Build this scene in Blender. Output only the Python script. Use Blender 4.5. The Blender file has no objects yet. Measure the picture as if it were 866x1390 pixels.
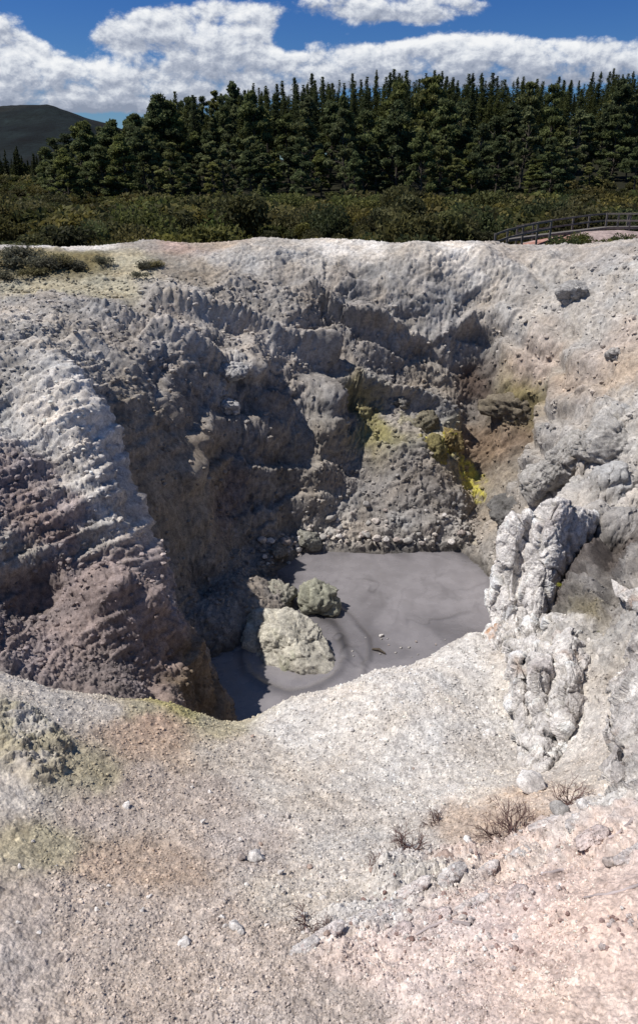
import bpy, math, random
import numpy as np
from math import radians as R
rng = np.random.default_rng(7); random.seed(7)
scene = bpy.context.scene
COL = scene.collection

# ------------------------------------------------------------------ camera geometry (metres, camera at the origin)
FPX = 1000.0; TP = 0.41
CP = 1/math.sqrt(1+TP*TP); SP = TP*CP
def ray(px, py):
    xv = (px-433)/FPX; yv = (650-py)/FPX
    return np.array([xv, CP+yv*SP, -SP+yv*CP])
def W(px, py, Y):
    d = ray(px, py); return d*(Y/d[1])

# ------------------------------------------------------------------ noise
_r = np.random.default_rng(3)
PERM = _r.permutation(256).astype(np.int32)
GRAD = _r.normal(size=(256,3)).astype(np.float32); GRAD /= np.linalg.norm(GRAD,axis=1,keepdims=True)
JIT = _r.random((256,3)).astype(np.float32)
def hsh(x,y,z): return PERM[(PERM[(PERM[x & 255]+y) & 255]+z) & 255]
def perlin(P):
    P = np.asarray(P, np.float32); I = np.floor(P).astype(np.int32); F = P-I
    U = F*F*F*(F*(F*6-15)+10)
    out = np.zeros(len(P), np.float32)
    for dx in (0,1):
        wx = U[:,0] if dx else 1-U[:,0]
        for dy in (0,1):
            wy = U[:,1] if dy else 1-U[:,1]
            for dz in (0,1):
                wz = U[:,2] if dz else 1-U[:,2]
                g = GRAD[hsh(I[:,0]+dx, I[:,1]+dy, I[:,2]+dz)]
                out += wx*wy*wz*(g[:,0]*(F[:,0]-dx)+g[:,1]*(F[:,1]-dy)+g[:,2]*(F[:,2]-dz))
    return out*1.6
def fbm(P, o=4, g=0.5, lac=2.03):
    P = np.asarray(P, np.float32); s = np.zeros(len(P), np.float32); a = 1.0; n = 0
    for k in range(o):
        s += a*perlin(P+17.3*k); n += a; a *= g; P = P*lac
    return s/n
def ridged(P, o=4, g=0.5, lac=2.1):
    P = np.asarray(P, np.float32); s = np.zeros(len(P), np.float32); a = 1.0; n = 0
    for k in range(o):
        s += a*(1-2*np.abs(perlin(P+9.1*k))); n += a; a *= g; P = P*lac
    return s/n
def worley(P):
    """F1, F2 (searching the 8 nearest cells)"""
    P = np.asarray(P, np.float32); I = np.floor(P-0.5).astype(np.int32)
    f1 = np.full(len(P), 9, np.float32); f2 = f1.copy(); idx = np.zeros(len(P), np.int32)
    for dx in (0,1):
        for dy in (0,1):
            for dz in (0,1):
                C = I+np.array([dx,dy,dz], np.int32); h = hsh(C[:,0],C[:,1],C[:,2])
                D = C+0.15+0.7*JIT[h]-P; d = np.sqrt((D*D).sum(1))
                nw = d < f1
                f2 = np.where(nw, f1, np.minimum(f2,d)); idx = np.where(nw, h, idx); f1 = np.where(nw, d, f1)
    return f1, f2, idx
def facet(P, k=1.6, off=.55):
    """blocks: every cell is a plane with its own tilt and height, so the edges between cells break sharply"""
    P = np.asarray(P, np.float32); I = np.floor(P-0.5).astype(np.int32)
    f1 = np.full(len(P), 9, np.float32); f2 = f1.copy(); idx = np.zeros(len(P), np.int32); DD = np.zeros((len(P),3), np.float32)
    for dx in (0,1):
        for dy in (0,1):
            for dz in (0,1):
                C = I+np.array([dx,dy,dz], np.int32); h = hsh(C[:,0],C[:,1],C[:,2])
                D = P-(C+0.15+0.7*JIT[h]); d = np.sqrt((D*D).sum(1))
                nw = d < f1
                f2 = np.where(nw, f1, np.minimum(f2,d)); idx = np.where(nw, h, idx); f1 = np.where(nw, d, f1); DD = np.where(nw[:,None], D, DD)
    t = GRAD[idx]
    v = k*(DD*t).sum(1)+off*(JIT[idx][:,0]-.5)-.12*f1*f1
    edge = np.exp(-((f2-f1)/.07)**2)
    return v, edge, idx
def sstep(a, b, x):
    t = np.clip((x-a)/(b-a), 0, 1); return t*t*(3-2*t)

# ------------------------------------------------------------------ mesh helpers
def mesh_np(name, V, F, mat=None, cols=None, smooth=True):
    """V (n,3), F (m,k) with k = 3 or 4"""
    me = bpy.data.meshes.new(name); V = np.ascontiguousarray(V, np.float32); F = np.ascontiguousarray(F, np.int32)
    m, k = F.shape
    me.vertices.add(len(V)); me.vertices.foreach_set('co', V.ravel())
    me.loops.add(m*k); me.loops.foreach_set('vertex_index', F.ravel())
    me.polygons.add(m); me.polygons.foreach_set('loop_start', np.arange(0,m*k,k,dtype=np.int32))
    me.polygons.foreach_set('use_smooth', np.full(m, smooth))
    me.update(calc_edges=True)
    if cols is not None:
        c = np.ones((len(V),4), np.float32); c[:,:3] = cols
        a = me.color_attributes.new('Col', 'FLOAT_COLOR', 'POINT'); a.data.foreach_set('color', c.ravel())
    if mat: me.materials.append(mat)
    return me
def link(name, me, parent=None, loc=None):
    o = bpy.data.objects.new(name, me); COL.objects.link(o)
    if parent: o.parent = parent
    if loc is not None: o.location = loc
    return o
def tag(o, label=None, cat=None, group=None, kind=None):
    if label: o['label'] = label
    if cat: o['category'] = cat
    if group: o['group'] = group
    if kind: o['kind'] = kind
    return o

# ------------------------------------------------------------------ materials
def new_mat(name):
    m = bpy.data.materials.new(name); m.use_nodes = True; nt = m.node_tree; nt.nodes.clear()
    out = nt.nodes.new('ShaderNodeOutputMaterial'); b = nt.nodes.new('ShaderNodeBsdfPrincipled')
    nt.links.new(b.outputs[0], out.inputs[0]); b.inputs['Specular IOR Level'].default_value = 0.25
    return m, nt, b
def N(nt, t, **kw):
    n = nt.nodes.new(t)
    for k, v in kw.items():
        if k in n.inputs: n.inputs[k].default_value = v
        else: setattr(n, k, v)
    return n
def ramp(nt, fac, stops):
    r = nt.nodes.new('ShaderNodeValToRGB'); nt.links.new(fac, r.inputs[0])
    while len(r.color_ramp.elements) < len(stops): r.color_ramp.elements.new(0.5)
    for e, (p, c) in zip(r.color_ramp.elements, stops):
        e.position = p; e.color = (c,c,c,1) if isinstance(c,(int,float)) else (*c,1)
    return r.outputs[0]
def mixc(nt, a, b, fac, mode='MULTIPLY'):
    m = nt.nodes.new('ShaderNodeMix'); m.data_type = 'RGBA'; m.blend_type = mode
    for s, v in ((m.inputs[0], fac), (m.inputs[6], a), (m.inputs[7], b)):
        if hasattr(v, 'is_output'): nt.links.new(v, s)
        else: s.default_value = v if isinstance(v,(int,float)) else (*v,1)
    return m.outputs[2]
def rock_material(name, fine=60.0, mid=9.0, bump=0.5, dist=0.02, pits=.6):
    m, nt, b = new_mat(name)
    at = N(nt, 'ShaderNodeAttribute', attribute_name='Col')
    tc = N(nt, 'ShaderNodeNewGeometry')
    n1 = N(nt, 'ShaderNodeTexNoise', Scale=fine, Detail=5.0, Roughness=0.65)
    n2 = N(nt, 'ShaderNodeTexNoise', Scale=mid, Detail=8.0, Roughness=0.68)
    vo = N(nt, 'ShaderNodeTexVoronoi', Scale=fine*0.55)
    for n in (n1, n2, vo): nt.links.new(tc.outputs['Position'], n.inputs['Vector'])
    c = mixc(nt, at.outputs['Color'], ramp(nt, n2.outputs[0], [(0.3,(0.62,0.60,0.60)),(0.5,(0.97,0.96,0.95)),(0.72,(1.28,1.26,1.22))]), 1.0)
    c = mixc(nt, c, ramp(nt, n1.outputs[0], [(0.3,0.72),(0.55,1.03),(0.75,1.25)]), 1.0)
    c = mixc(nt, c, ramp(nt, vo.outputs['Color'], [(0.0,0.78),(0.5,1.0),(1.0,1.2)]), 0.8)
    n3 = N(nt, 'ShaderNodeTexNoise', Scale=mid*1.7, Detail=6.0, Roughness=.6, Distortion=1.1); nt.links.new(tc.outputs['Position'], n3.inputs['Vector'])
    c = mixc(nt, c, ramp(nt, n3.outputs[0], [(0.33,(.50,.46,.43)),(0.43,(1.0,1.0,1.0)),(.62,(1.0,1.0,1.0)),(.72,(1.16,1.08,1.0))]), pits)
    nt.links.new(c, b.inputs['Base Color']); b.inputs['Roughness'].default_value = 0.92
    b.inputs['Specular IOR Level'].default_value = 0.12
    ad = N(nt, 'ShaderNodeMath', operation='MULTIPLY_ADD'); ad.inputs[1].default_value = 0.6
    nt.links.new(n2.outputs[0], ad.inputs[0]); nt.links.new(n1.outputs[0], ad.inputs[2])
    bp = N(nt, 'ShaderNodeBump', Strength=bump, Distance=dist)
    nt.links.new(ad.outputs[0], bp.inputs['Height']); nt.links.new(bp.outputs[0], b.inputs['Normal'])
    return m
M_TERR = rock_material('crater_rock', 55, 7, 0.6, 0.03)
M_ROCK = rock_material('boulder_rock', 38, 9, 0.9, 0.045, .9)
M_STONE = rock_material('stone_rock', 120, 30, 0.5, 0.008)

# ------------------------------------------------------------------ crater terrain: control points
cp = []
def c3(*pts):
    for p in pts: cp.append(W(*p))
def cx(*pts):
    for p in pts: cp.append(np.array(p, float))
# far rim and what lies beyond it
c3((0,335,34),(100,338,33),(200,328,34),(350,325,34),(450,331,33),(520,330,33.5),(570,335,32.5),(650,340,32.5),(720,337,33),(800,337,31.5),(866,333,30),(960,330,29))
c3((-120,340,33),(-250,345,32))
for x in (-34,-24,-14,-5,4,13,22,32):
    cx((x,39,-4.2),(x,46,-5.0),(x,60,-5.2))
# upper left plateau
c3((0,350,31),(100,352,30.5),(0,385,27.5),(150,385,28.5),(300,380,29.8),(420,385,30.5),(0,430,22.5),(100,430,24),(215,420,26.2),(330,448,27),(430,490,27.4),(430,440,29),(-120,400,24),(-120,470,18.5),(-250,430,19),(-250,520,16))
# slope under the diagonal ledge, top of the shaded wall
c3((230,445,25.2),(340,475,26.0),(180,480,22.5),(260,500,23.5),(340,500,24.8),(420,522,26),(440,548,25.9))
# shaded wall
c3((330,560,24.2),(300,650,22.7),(300,740,21.2),(420,600,25.2),(420,680,24),(400,735,22.95),(360,640,23.7),(360,735,22.3))
# recess and talus mound
c3((475,560,26.9),(470,620,25.3),(460,690,24),(520,590,26),(560,612,25),(540,655,24.2),(600,650,24.6),(570,690,23.6),(570,738,22.95),(500,742,22.9),(640,742,22.9),(610,600,26.3))
# far wall
c3((500,500,28.0),(570,555,27.2),(570,500,28.4),(570,430,29.3),(570,370,30.4),(500,430,29.3),(500,370,30.7),(640,560,27.6),(650,480,28.8),(650,400,30.1),(650,360,31),(650,640,25.5),(650,700,24.4))
# right wall
c3((720,360,31),(720,400,29.4),(720,480,27),(720,545,26),(720,600,24.6),(700,660,23.8),(800,360,29.5),(800,400,27),(800,480,24),(800,560,22),(790,600,20.6),(790,650,19.2),(800,685,18.2),(866,400,25.5),(866,500,21.5),(866,600,18.8),(866,670,16.8),(960,400,24),(960,550,18),(1050,450,20),(1050,620,13))
# right terrace
c3((800,697,12.6),(860,697,12.2),(815,702,11.7),(800,684,15.6),(866,684,15),(820,760,10.3),(866,760,9.9),(802,735,10.8),(787,790,10.05),(768,842,9.35),(800,820,9.2),(820,860,8.3),(866,860,7.6),(760,868,8.3),(960,700,10.5),(960,850,6.9),(1100,700,9))
# left rock face and its arete
c3((60,475,19.6),(110,560,17.6),(150,640,16.4),(180,720,15.6),(205,790,15.1),(0,470,19.0),(0,560,17.0),(60,600,16.4),(0,640,15.3),(0,680,14.6),(100,700,15.0),(60,770,13.7),(0,760,13.3),(130,778,14.2),(-120,560,16.2),(-120,700,13.2),(-120,820,10.8))
# wall behind the arete
c3((135,490,21.4),(200,540,21.1),(240,600,20.5),(225,680,19.3),(250,780,19.3))
cx((-4.2,17.6,-10.6),(-4.0,16.4,-11.0))
# dark bank and left shore
c3((280,850,17.4),(250,805,18.2),(330,790,19.5),(310,835,18.0),(342,795,19.2),(300,878,16.95),(335,850,17.75))
# brown mound
c3((200,800,13.9),(240,850,13.5),(265,900,13.25),(281,945,13.0),(100,850,12.4),(100,905,11.5),(180,870,12.5),(200,940,11.5),(30,850,12.3),(60,805,13.6),(20,815,13.0),(0,900,10.4),(150,792,12.9),(210,805,13.5))
cx((-2.5,15.2,-12.4),(-2.9,16.3,-12.1),(-2.0,13.8,-12.3),(-2.3,12.6,-11.4))
# near lip
c3((-120,880,7.0),(0,912,7.2),(130,945,7.4),(230,952,7.5),(305,985,7.6),(400,945,8),(500,915,8.6),(600,885,9.2),(650,868,9.6))
cx((-5.5,8.7,-7.1),(-3.6,9.0,-7.7),(-2.2,9.2,-8.4),(-1,9.6,-9),(0,9.3,-8.6),(1,9.9,-8.6),(2.4,10.5,-8.6))
cx((0,11.3,-12.1),(1.5,11.7,-12.1),(3.5,12.2,-12.1),(-1,12,-12.2),(-2,11,-10.4))
# right shore hidden behind the pillar
cx((5.7,20.5,-12.0),(5.9,18,-12.0),(5.7,15.5,-12.0),(5.0,13,-12.0),(4.4,11.2,-9.8),(7.2,18.5,-9.8),(7.0,17,-8.8),(6.4,14.5,-8.0),(5.5,12,-8.2))
# mud bed
cx((0,14,-12.8),(0,18,-12.8),(2,16,-12.8),(2,20,-12.8),(4,15,-12.8),(4,20,-12.8),(-1.2,15.5,-12.8),(3,22,-12.4),(0,21.4,-12.3),(-1,16.8,-12.7))
# near slope
c3((690,900,9.3),(720,960,7.8),(740,1040,6.4),(310,1050,6.1),(433,1000,7),(433,1080,5.6),(433,1150,4.6),(433,1300,3.1),(433,1400,2.5),(100,1000,6),(200,1000,6.5),(0,1000,5.7),(0,1150,4.2),(200,1150,4.5),(0,1300,3),(-120,1100,4.4),(-120,1300,2.9),(866,1300,2.6),(866,1200,3.1),(866,1150,3.7),(866,1120,3.95),(720,1190,3.9),(700,1150,4.5),(600,1300,2.95),(560,1230,3.55),(560,1190,4.1),(700,1080,5.4),(866,1060,5),(640,1000,7),(600,1100,5.3),(960,1200,3),(960,1050,4.6))
cx((-2.5,1.5,-3.6),(0,1.5,-3.6),(2.5,1.5,-3.3))
CPT = np.array(cp)
def phi(d2): return np.sqrt(d2+0.12)
A = phi(((CPT[:,None,:2]-CPT[None,:,:2])**2).sum(-1))+np.eye(len(CPT))*(-0.02)
zm = CPT[:,2].mean(); WT = np.linalg.solve(A, CPT[:,2]-zm)
def height(x, y):
    x = np.asarray(x, float).ravel(); y = np.asarray(y, float).ravel(); out = np.empty(len(x))
    for s in range(0, len(x), 20000):
        e = slice(s, s+20000)
        out[e] = zm+phi((x[e,None]-CPT[:,0])**2+(y[e,None]-CPT[:,1])**2)@WT
    return out
def hit(px, py):
    """first point where the sight line through a spot in the photo meets the terrain"""
    d = ray(px, py); d = d/d[1]; Y = np.geomspace(1.6, 60, 900)
    below = height(d[0]*Y, Y) > d[2]*Y
    k = int(np.argmax(below)) if below.any() else len(Y)-1
    return d*Y[k]

# ------------------------------------------------------------------ crater terrain: mesh
AZ = np.linspace(-R(36), R(36), 801)
def radii():
    r = [1.5]
    while r[-1] < 62:
        q = r[-1]
        st = 0.0026 if q < 10 else (0.0022 if q < 20 else (0.00155 if q < 34 else 0.008))
        r.append(q*(1+st))
    n = (len(r)-1)//4*4+1
    return np.array(r[:n])
RA = radii(); na, nr = len(AZ), len(RA)
TA = np.tan(AZ)
def up4(G):
    """bilinear upsampling of a grid sampled every 4th line"""
    def lin(a, ax):
        a = np.moveaxis(a, ax, 0); n = a.shape[0]; o = np.empty(((n-1)*4+1,)+a.shape[1:], a.dtype)
        for k in range(4): o[k:-1:4] = a[:-1]*(1-k/4)+a[1:]*(k/4)
        o[-1] = a[-1]; return np.moveaxis(o, 0, ax)
    return lin(lin(G, 0), 1)
Yc, Tc = np.meshgrid(RA[::4], TA[::4], indexing='ij')
Zc = height((Yc*Tc), Yc).reshape(Yc.shape)
Z = up4(Zc).astype(np.float32)
Y2, T2 = np.meshgrid(RA, TA, indexing='ij'); X2 = (Y2*T2).astype(np.float32); Y2 = Y2.astype(np.float32)
B = np.stack([X2, Y2, Z], -1)
def normals(B):
    du = np.gradient(B, axis=0); dv = np.gradient(B, axis=1)
    n = np.cross(dv, du); n /= np.linalg.norm(n, axis=-1, keepdims=True)+1e-9
    return n
Nn = normals(B).reshape(-1,3); P = B.reshape(-1,3).copy()
slope = 1-np.clip(Nn[:,2],0,1)

# colours and roughness sampled by place: (px, py, albedo, roughness)
cl = []
def k(px, py, c, rough): cl.append((hit(px,py), c, rough))
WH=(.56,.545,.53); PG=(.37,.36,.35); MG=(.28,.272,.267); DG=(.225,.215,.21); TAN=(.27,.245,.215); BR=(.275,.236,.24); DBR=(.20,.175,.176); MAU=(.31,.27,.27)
OR=(.36,.31,.265); YE=(.44,.39,.08); OLV=(.17,.15,.085); PINK=(.57,.485,.455); GRV=(.47,.445,.42); GVB=(.425,.378,.35); LG=(.335,.32,.31); RD=(.085,.075,.072); KH=(.36,.34,.265)
for px,py,c,r in [
 # rim
 (0,338,PG,.14),(60,338,WH,.14),(130,336,WH,.14),(200,332,MG,.20),(260,334,(.40,.31,.28),.20),(300,331,OR,.14),(380,333,PG,.20),(450,340,WH,.12),(500,340,WH,.12),(560,345,PG,.28),(620,345,WH,.20),(700,350,LG,.20),(800,345,LG,.20),(860,345,LG,.20),
 (30,355,OLV,.28),(100,360,OLV,.28),(180,365,KH,.20),(240,370,TAN,.20),(60,395,KH,.14),(150,400,KH,.14),(270,380,TAN,.20),(330,360,PG,.28),
 (0,425,GRV,.3),(60,415,MG,.4),(130,425,MG,.5),(220,400,MG,.7),(300,400,MG,.8),(360,420,MG,.8),(400,370,MG,.7),(430,360,PG,.5),(420,420,DG,.8),(470,390,DG,.8),
 (250,440,LG,.6),(330,465,LG,.6),(400,490,LG,.7),(200,460,LG,.6),(280,490,LG,.7),(370,500,LG,.7),(430,510,MG,.7),
 # far wall
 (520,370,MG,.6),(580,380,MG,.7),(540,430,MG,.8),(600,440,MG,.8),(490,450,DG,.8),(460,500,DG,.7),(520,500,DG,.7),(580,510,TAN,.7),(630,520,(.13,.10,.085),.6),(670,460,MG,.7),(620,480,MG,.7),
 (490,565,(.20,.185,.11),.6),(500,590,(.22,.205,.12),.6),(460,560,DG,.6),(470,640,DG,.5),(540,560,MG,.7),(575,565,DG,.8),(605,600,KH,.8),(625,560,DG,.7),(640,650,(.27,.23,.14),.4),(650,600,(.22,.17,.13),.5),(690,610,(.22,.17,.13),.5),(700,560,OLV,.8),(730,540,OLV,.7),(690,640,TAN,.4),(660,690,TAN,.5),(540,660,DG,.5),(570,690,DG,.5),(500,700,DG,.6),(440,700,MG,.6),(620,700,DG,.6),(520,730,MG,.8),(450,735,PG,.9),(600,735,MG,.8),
 # right wall
 (720,380,PG,.5),(760,400,PG,.5),(830,380,PG,.5),(860,420,PG,.5),(720,440,PG,.6),(790,460,PG,.5),(850,470,(.40,.355,.325),.5),(740,500,(.36,.31,.28),.5),(790,520,(.32,.28,.25),.5),(860,510,OR,.5),(780,560,MG,.7),(850,560,PG,.8),(840,620,PG,1.),(760,620,MG,.9),(720,640,MG,.9),(840,660,PG,1.),
 (770,700,PG,.25),(840,699,GRV,.2),(800,715,MG,.5),(850,720,MG,.5),(800,740,RD,.9),(850,740,RD,.9),(780,770,RD,.9),(820,770,RD,.9),(800,800,RD,.9),(850,790,RD,.9),(770,830,RD,.8),(840,825,DG,.8),(760,800,RD,.8),(815,850,(.15,.135,.10),.6),(860,840,MG,.6),(770,870,PG,.5),(715,868,WH,.3),(700,885,WH,.3),(735,885,WH,.3),(725,930,WH,.3),
 # left face and wall behind
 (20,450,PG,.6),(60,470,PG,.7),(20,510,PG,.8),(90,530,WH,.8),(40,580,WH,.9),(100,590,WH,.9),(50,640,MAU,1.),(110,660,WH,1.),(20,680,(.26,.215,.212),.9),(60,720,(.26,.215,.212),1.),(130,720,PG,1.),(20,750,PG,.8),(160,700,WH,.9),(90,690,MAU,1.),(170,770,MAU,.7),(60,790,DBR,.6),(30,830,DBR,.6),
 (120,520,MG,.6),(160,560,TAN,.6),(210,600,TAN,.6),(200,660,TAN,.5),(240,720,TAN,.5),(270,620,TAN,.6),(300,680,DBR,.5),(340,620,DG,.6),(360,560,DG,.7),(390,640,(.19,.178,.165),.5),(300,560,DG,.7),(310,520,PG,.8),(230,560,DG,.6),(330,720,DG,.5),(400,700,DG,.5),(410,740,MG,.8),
 (260,820,DG,.6),(300,860,DG,.6),(340,780,DG,.6),
 # brown mound
 (110,800,BR,.7),(180,810,BR,.8),(220,850,BR,.7),(120,860,BR,.8),(60,880,BR,.7),(200,900,BR,.7),(150,920,DBR,.6),(255,910,(.17,.14,.11),.5),(270,940,(.17,.14,.11),.5),
 # near slope
 (40,930,GRV,.15),(120,960,GRV,.15),(200,970,KH,.15),(250,965,(.38,.35,.18),.2),(290,985,KH,.15),(180,1000,(.42,.345,.295),.12),(210,985,(.41,.325,.275),.12),(30,1010,KH,.4),(60,1040,(.30,.28,.22),.4),(110,1050,KH,.15),(20,1080,GRV,.15),(60,1150,KH,.12),(130,1100,GVB,.12),(200,1070,GVB,.12),(270,1090,GVB,.12),(150,1170,(.385,.315,.265),.12),(230,1180,(.385,.315,.265),.12),(100,1220,GVB,.12),(200,1250,GVB,.12),(30,1280,GVB,.12),(290,1240,GVB,.12),(340,1150,GVB,.12),
 (330,1020,GRV,.12),(400,980,WH,.12),(480,950,WH,.12),(560,920,WH,.12),(620,900,WH,.12),(400,1080,GRV,.12),(500,1030,WH,.12),(600,980,WH,.12),(660,960,WH,.15),(560,1080,WH,.12),(650,1060,WH,.12),(450,1150,GRV,.12),(540,1130,GRV,.15),(380,1220,GRV,.15),(330,1290,GVB,.15),(450,1220,GRV,.15),(690,1030,GRV,.2),(640,1130,(.44,.36,.30),.2),(700,1130,(.40,.33,.28),.2),(740,1080,(.50,.44,.40),.2),(800,1060,GRV,.2),(850,1090,WH,.3),
 (480,1240,WH,.3),(560,1200,WH,.4),(650,1180,PINK,.4),(750,1150,PINK,.4),(840,1130,PINK,.4),(800,1220,(.57,.475,.445),.2),(700,1260,(.57,.47,.44),.2),(600,1280,PINK,.25),(850,1280,(.57,.475,.445),.2),(520,1300,PINK,.3),(730,1220,(.57,.475,.445),.3),(433,1390,GVB,.15),(800,1390,PINK,.2)]:
    k(px,py,c,r)
for x in (-30,-15,0,15,30): cl.append((np.array([x,46,-5.]), (.10,.09,.05), .3))
CX = np.array([c[0] for c in cl]); CC = np.array([list(c[1])+[c[2]] for c in cl])
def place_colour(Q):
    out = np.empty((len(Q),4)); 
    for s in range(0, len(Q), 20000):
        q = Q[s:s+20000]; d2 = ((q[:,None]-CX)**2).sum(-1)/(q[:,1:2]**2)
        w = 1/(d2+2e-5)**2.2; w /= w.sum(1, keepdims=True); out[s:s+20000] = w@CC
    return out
Qc = B[::4,::4].reshape(-1,3)
wv = np.stack([fbm(Qc*(9/np.maximum(Qc[:,1:2],3))+o, 5, .62) for o in (3,40,77)],1)
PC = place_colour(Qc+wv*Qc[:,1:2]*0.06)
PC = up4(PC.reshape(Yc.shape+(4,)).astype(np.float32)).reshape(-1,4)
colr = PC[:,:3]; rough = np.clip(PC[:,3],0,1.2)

# relief
wrp = np.stack([perlin(P*0.55+o) for o in (1.5,31.5,61.5)],1)*0.55
Pw = P+wrp
far_w = np.maximum(sstep(8.0, 11.0, P[:,1]), sstep(2.5,3.3,P[:,0])*sstep(6.9,7.8,P[:,1]))          # 0 on the near gravel slope, 1 in the crater
dry = sstep(-12.25, -11.9, P[:,2])
ridge = ridged(Pw*np.array([.42,.42,.36]), 6, .58)
tt = P[:,2]*.85+P[:,0]*.16+1.1*fbm(P*.28+21,4,.5)+.15*fbm(P*1.6+25,4)
fr = tt-np.floor(tt); ledge = (sstep(0,.8,fr)-sstep(.86,1,fr))*(.4+.9*sstep(-.2,.3,fbm(P*.3+90,2)))
ca, sa = math.cos(.5), math.sin(.5)
left = sstep(-1.5,-5,P[:,0])*(P[:,1]<21)
St = np.stack([P[:,0]*ca-P[:,2]*sa, P[:,1], (P[:,0]*sa+P[:,2]*ca)*2.3],1)
Pb = Pw+np.stack([perlin(P*3+o) for o in (7,17,27)],1)*.12
f1, e1, fi = facet(Pb*0.80)
g1, e2, gi = facet(Pb*2.1+5)
h1, e3, hi = facet(Pb*6.0+9)
k1, e4, ki = facet((St+wrp*.6)*np.array([.75,1.1,1.25])+3)
l1, e5, li = facet(P*15.0+2)
k2, e8, _k = facet((St+wrp*.6)*np.array([2.2,2.6,3.2])+8)
rill = ridged(P*np.array([1.9,1.9,.45])+4, 5, .58)
fine = fbm(P*7.0, 5, .62)
al = .86*P[:,0]+.5*P[:,2]; ts0 = 1.25*P[:,2]-.55*P[:,0]+.25*P[:,1]
SQ = np.stack([al*.55, ts0*1.7, P[:,1]*.55],1)
ts = ts0+.30*fbm(P*.5+61,3)+.26*fbm(SQ+62,4)
sw=lambda t: (lambda f: f*(1-sstep(.88,1,f)))(t-np.floor(t))
saw1=sw(ts*1.25)*(.35+1.0*sstep(-.3,.3,fbm(SQ*1.3+63,3))); saw2=sw(ts*3.3+.5*fbm(SQ*2+65,2))*(.3+1.0*sstep(-.3,.3,fbm(SQ*2.1+66,3)))
hum = fbm(P*.22+12, 3); patch = sstep(-.15,.3,fbm(P*.45+33,3))
D = far_w*rough*((0.36-.24*left)*ridge+(0.10*f1-.04*e1)*(1-left)+(1-left)*.40*ledge+left*(.17*saw1+.075*saw2+.05*k1-.04*e4)+(0.085*g1-.03*e2)*(.45+.9*patch)*(1-.9*left)+0.13*rill*sstep(.15,.6,slope)+0.050*h1*(.5+.8*patch)*(1-.85*left)-.015*e3+0.028*l1+0.06*fine)
D += far_w*(1-np.clip(rough,0,1))*(0.05*fine+0.02*h1+.018*l1+.01*g1)
D += far_w*rough*.5*hum
# crest lines and grooves traced along the crater walls
def crest(pxs, amp, wd):
    pts=[hit(*p) for p in pxs]; q=[]
    for a_,b_ in zip(pts[:-1],pts[1:]):
        for t in np.linspace(0,1,8,endpoint=False): q.append(a_*(1-t)+b_*t)
    q.append(pts[-1]); q=np.array(q); lo=q.min(0)-3*wd; hi_=q.max(0)+3*wd
    m=np.where(((P>lo)&(P<hi_)).all(1))[0]
    if not len(m): return
    Pm=Pw[m]*.5+P[m]*.5; d2=np.full(len(m),9e9)
    for r in q: d2=np.minimum(d2,((Pm-r)**2).sum(1))
    D[m]+=amp*np.exp(-d2/(wd*wd))
for pxs,amp,wd in [([(215,420),(300,440),(370,465),(430,488)],.85,.36),([(130,436),(200,452),(270,482),(345,506)],.5,.3),([(420,410),(480,440),(540,450)],.4,.3),([(110,480),(160,510),(240,580),(256,650)],.45,.42),([(60,475),(110,560),(150,640),(180,720),(205,790)],.36,.5),([(440,545),(432,600),(420,680)],.5,.7),
   ([(430,490),(480,520),(560,545),(605,575)],.75,.36),([(655,480),(650,560),(655,640)],-.45,.7),([(560,345),(640,350),(700,380),(690,450)],.35,.8),([(330,345),(400,360),(430,400),(400,430)],.35,.8),([(480,440),(560,455),(640,440)],.4,.32),([(300,470),(330,540)],-.4,.6),([(80,640),(10,560)],-.25,.4),([(10,800),(70,800)],-.15,.45),([(120,800),(165,785),(205,810)],.3,.3),([(720,560),(700,640)],-.3,.5)]:
    crest(pxs,amp,wd)
# near slope: pebbles of several sizes, soft undulation
nw = 1-far_w
p1, p2, pi_ = worley(P*46.0+3); q1, q2, qi = worley(P*14.0+6)
und = fbm(P*0.9+7, 4, .5)
big = (JIT[qi][:,0] > .75)
D += nw*(0.07*und+0.035*fine+0.0075*(0.55-p1)*2+np.where(big,1,.15)*0.020*np.clip(0.5-q1,0,1)*2.0)
crust = nw*sstep(.17,.40,rough)
cd = np.stack([P[:,0]*.87-P[:,1]*-.5, (P[:,1]*.87-P[:,0]*.5)*2.2, P[:,2]],1)
m1, e6, mi = facet((cd+.12*wrp)*4.0+8); n1_, e7, ni = facet(P*11.0+4)
D += crust*(0.15*np.abs(ridged(cd*1.5,5,.6))*1.0+0.030*m1-.012*e6+0.020*n1_)
D *= dry*0.9+0.1
V = P+Nn*D[:,None]
# colour variety: cavities are darker, knobs are paler, single pebbles differ
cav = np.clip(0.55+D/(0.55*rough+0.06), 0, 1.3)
var = 1+0.22*fbm(Pw*1.1+20,4,.6)+0.12*fine
peb = 0.86+0.28*JIT[pi_][:,1]
peb2 = np.where(big, 0.85+0.4*JIT[qi][:,2], 1)
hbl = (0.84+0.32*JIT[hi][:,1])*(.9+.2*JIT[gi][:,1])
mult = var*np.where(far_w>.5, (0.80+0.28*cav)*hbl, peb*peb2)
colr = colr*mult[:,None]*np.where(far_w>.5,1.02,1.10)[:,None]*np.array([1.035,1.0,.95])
w_ = (crust*sstep(.0,.35,fbm(P*2.2+15,4,.6))*.6)[:,None]; colr = colr*(1-w_)+np.array([.62,.58,.55])*w_
warm = fbm(Pw*0.8+50,4,.55)[:,None]
colr = colr*(1+warm*np.array([.10,.0,-.13]))
sn_=.9*fbm(P*3.2+44,5,.62)+.35*(JIT[hi][:,2]-.5)
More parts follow.
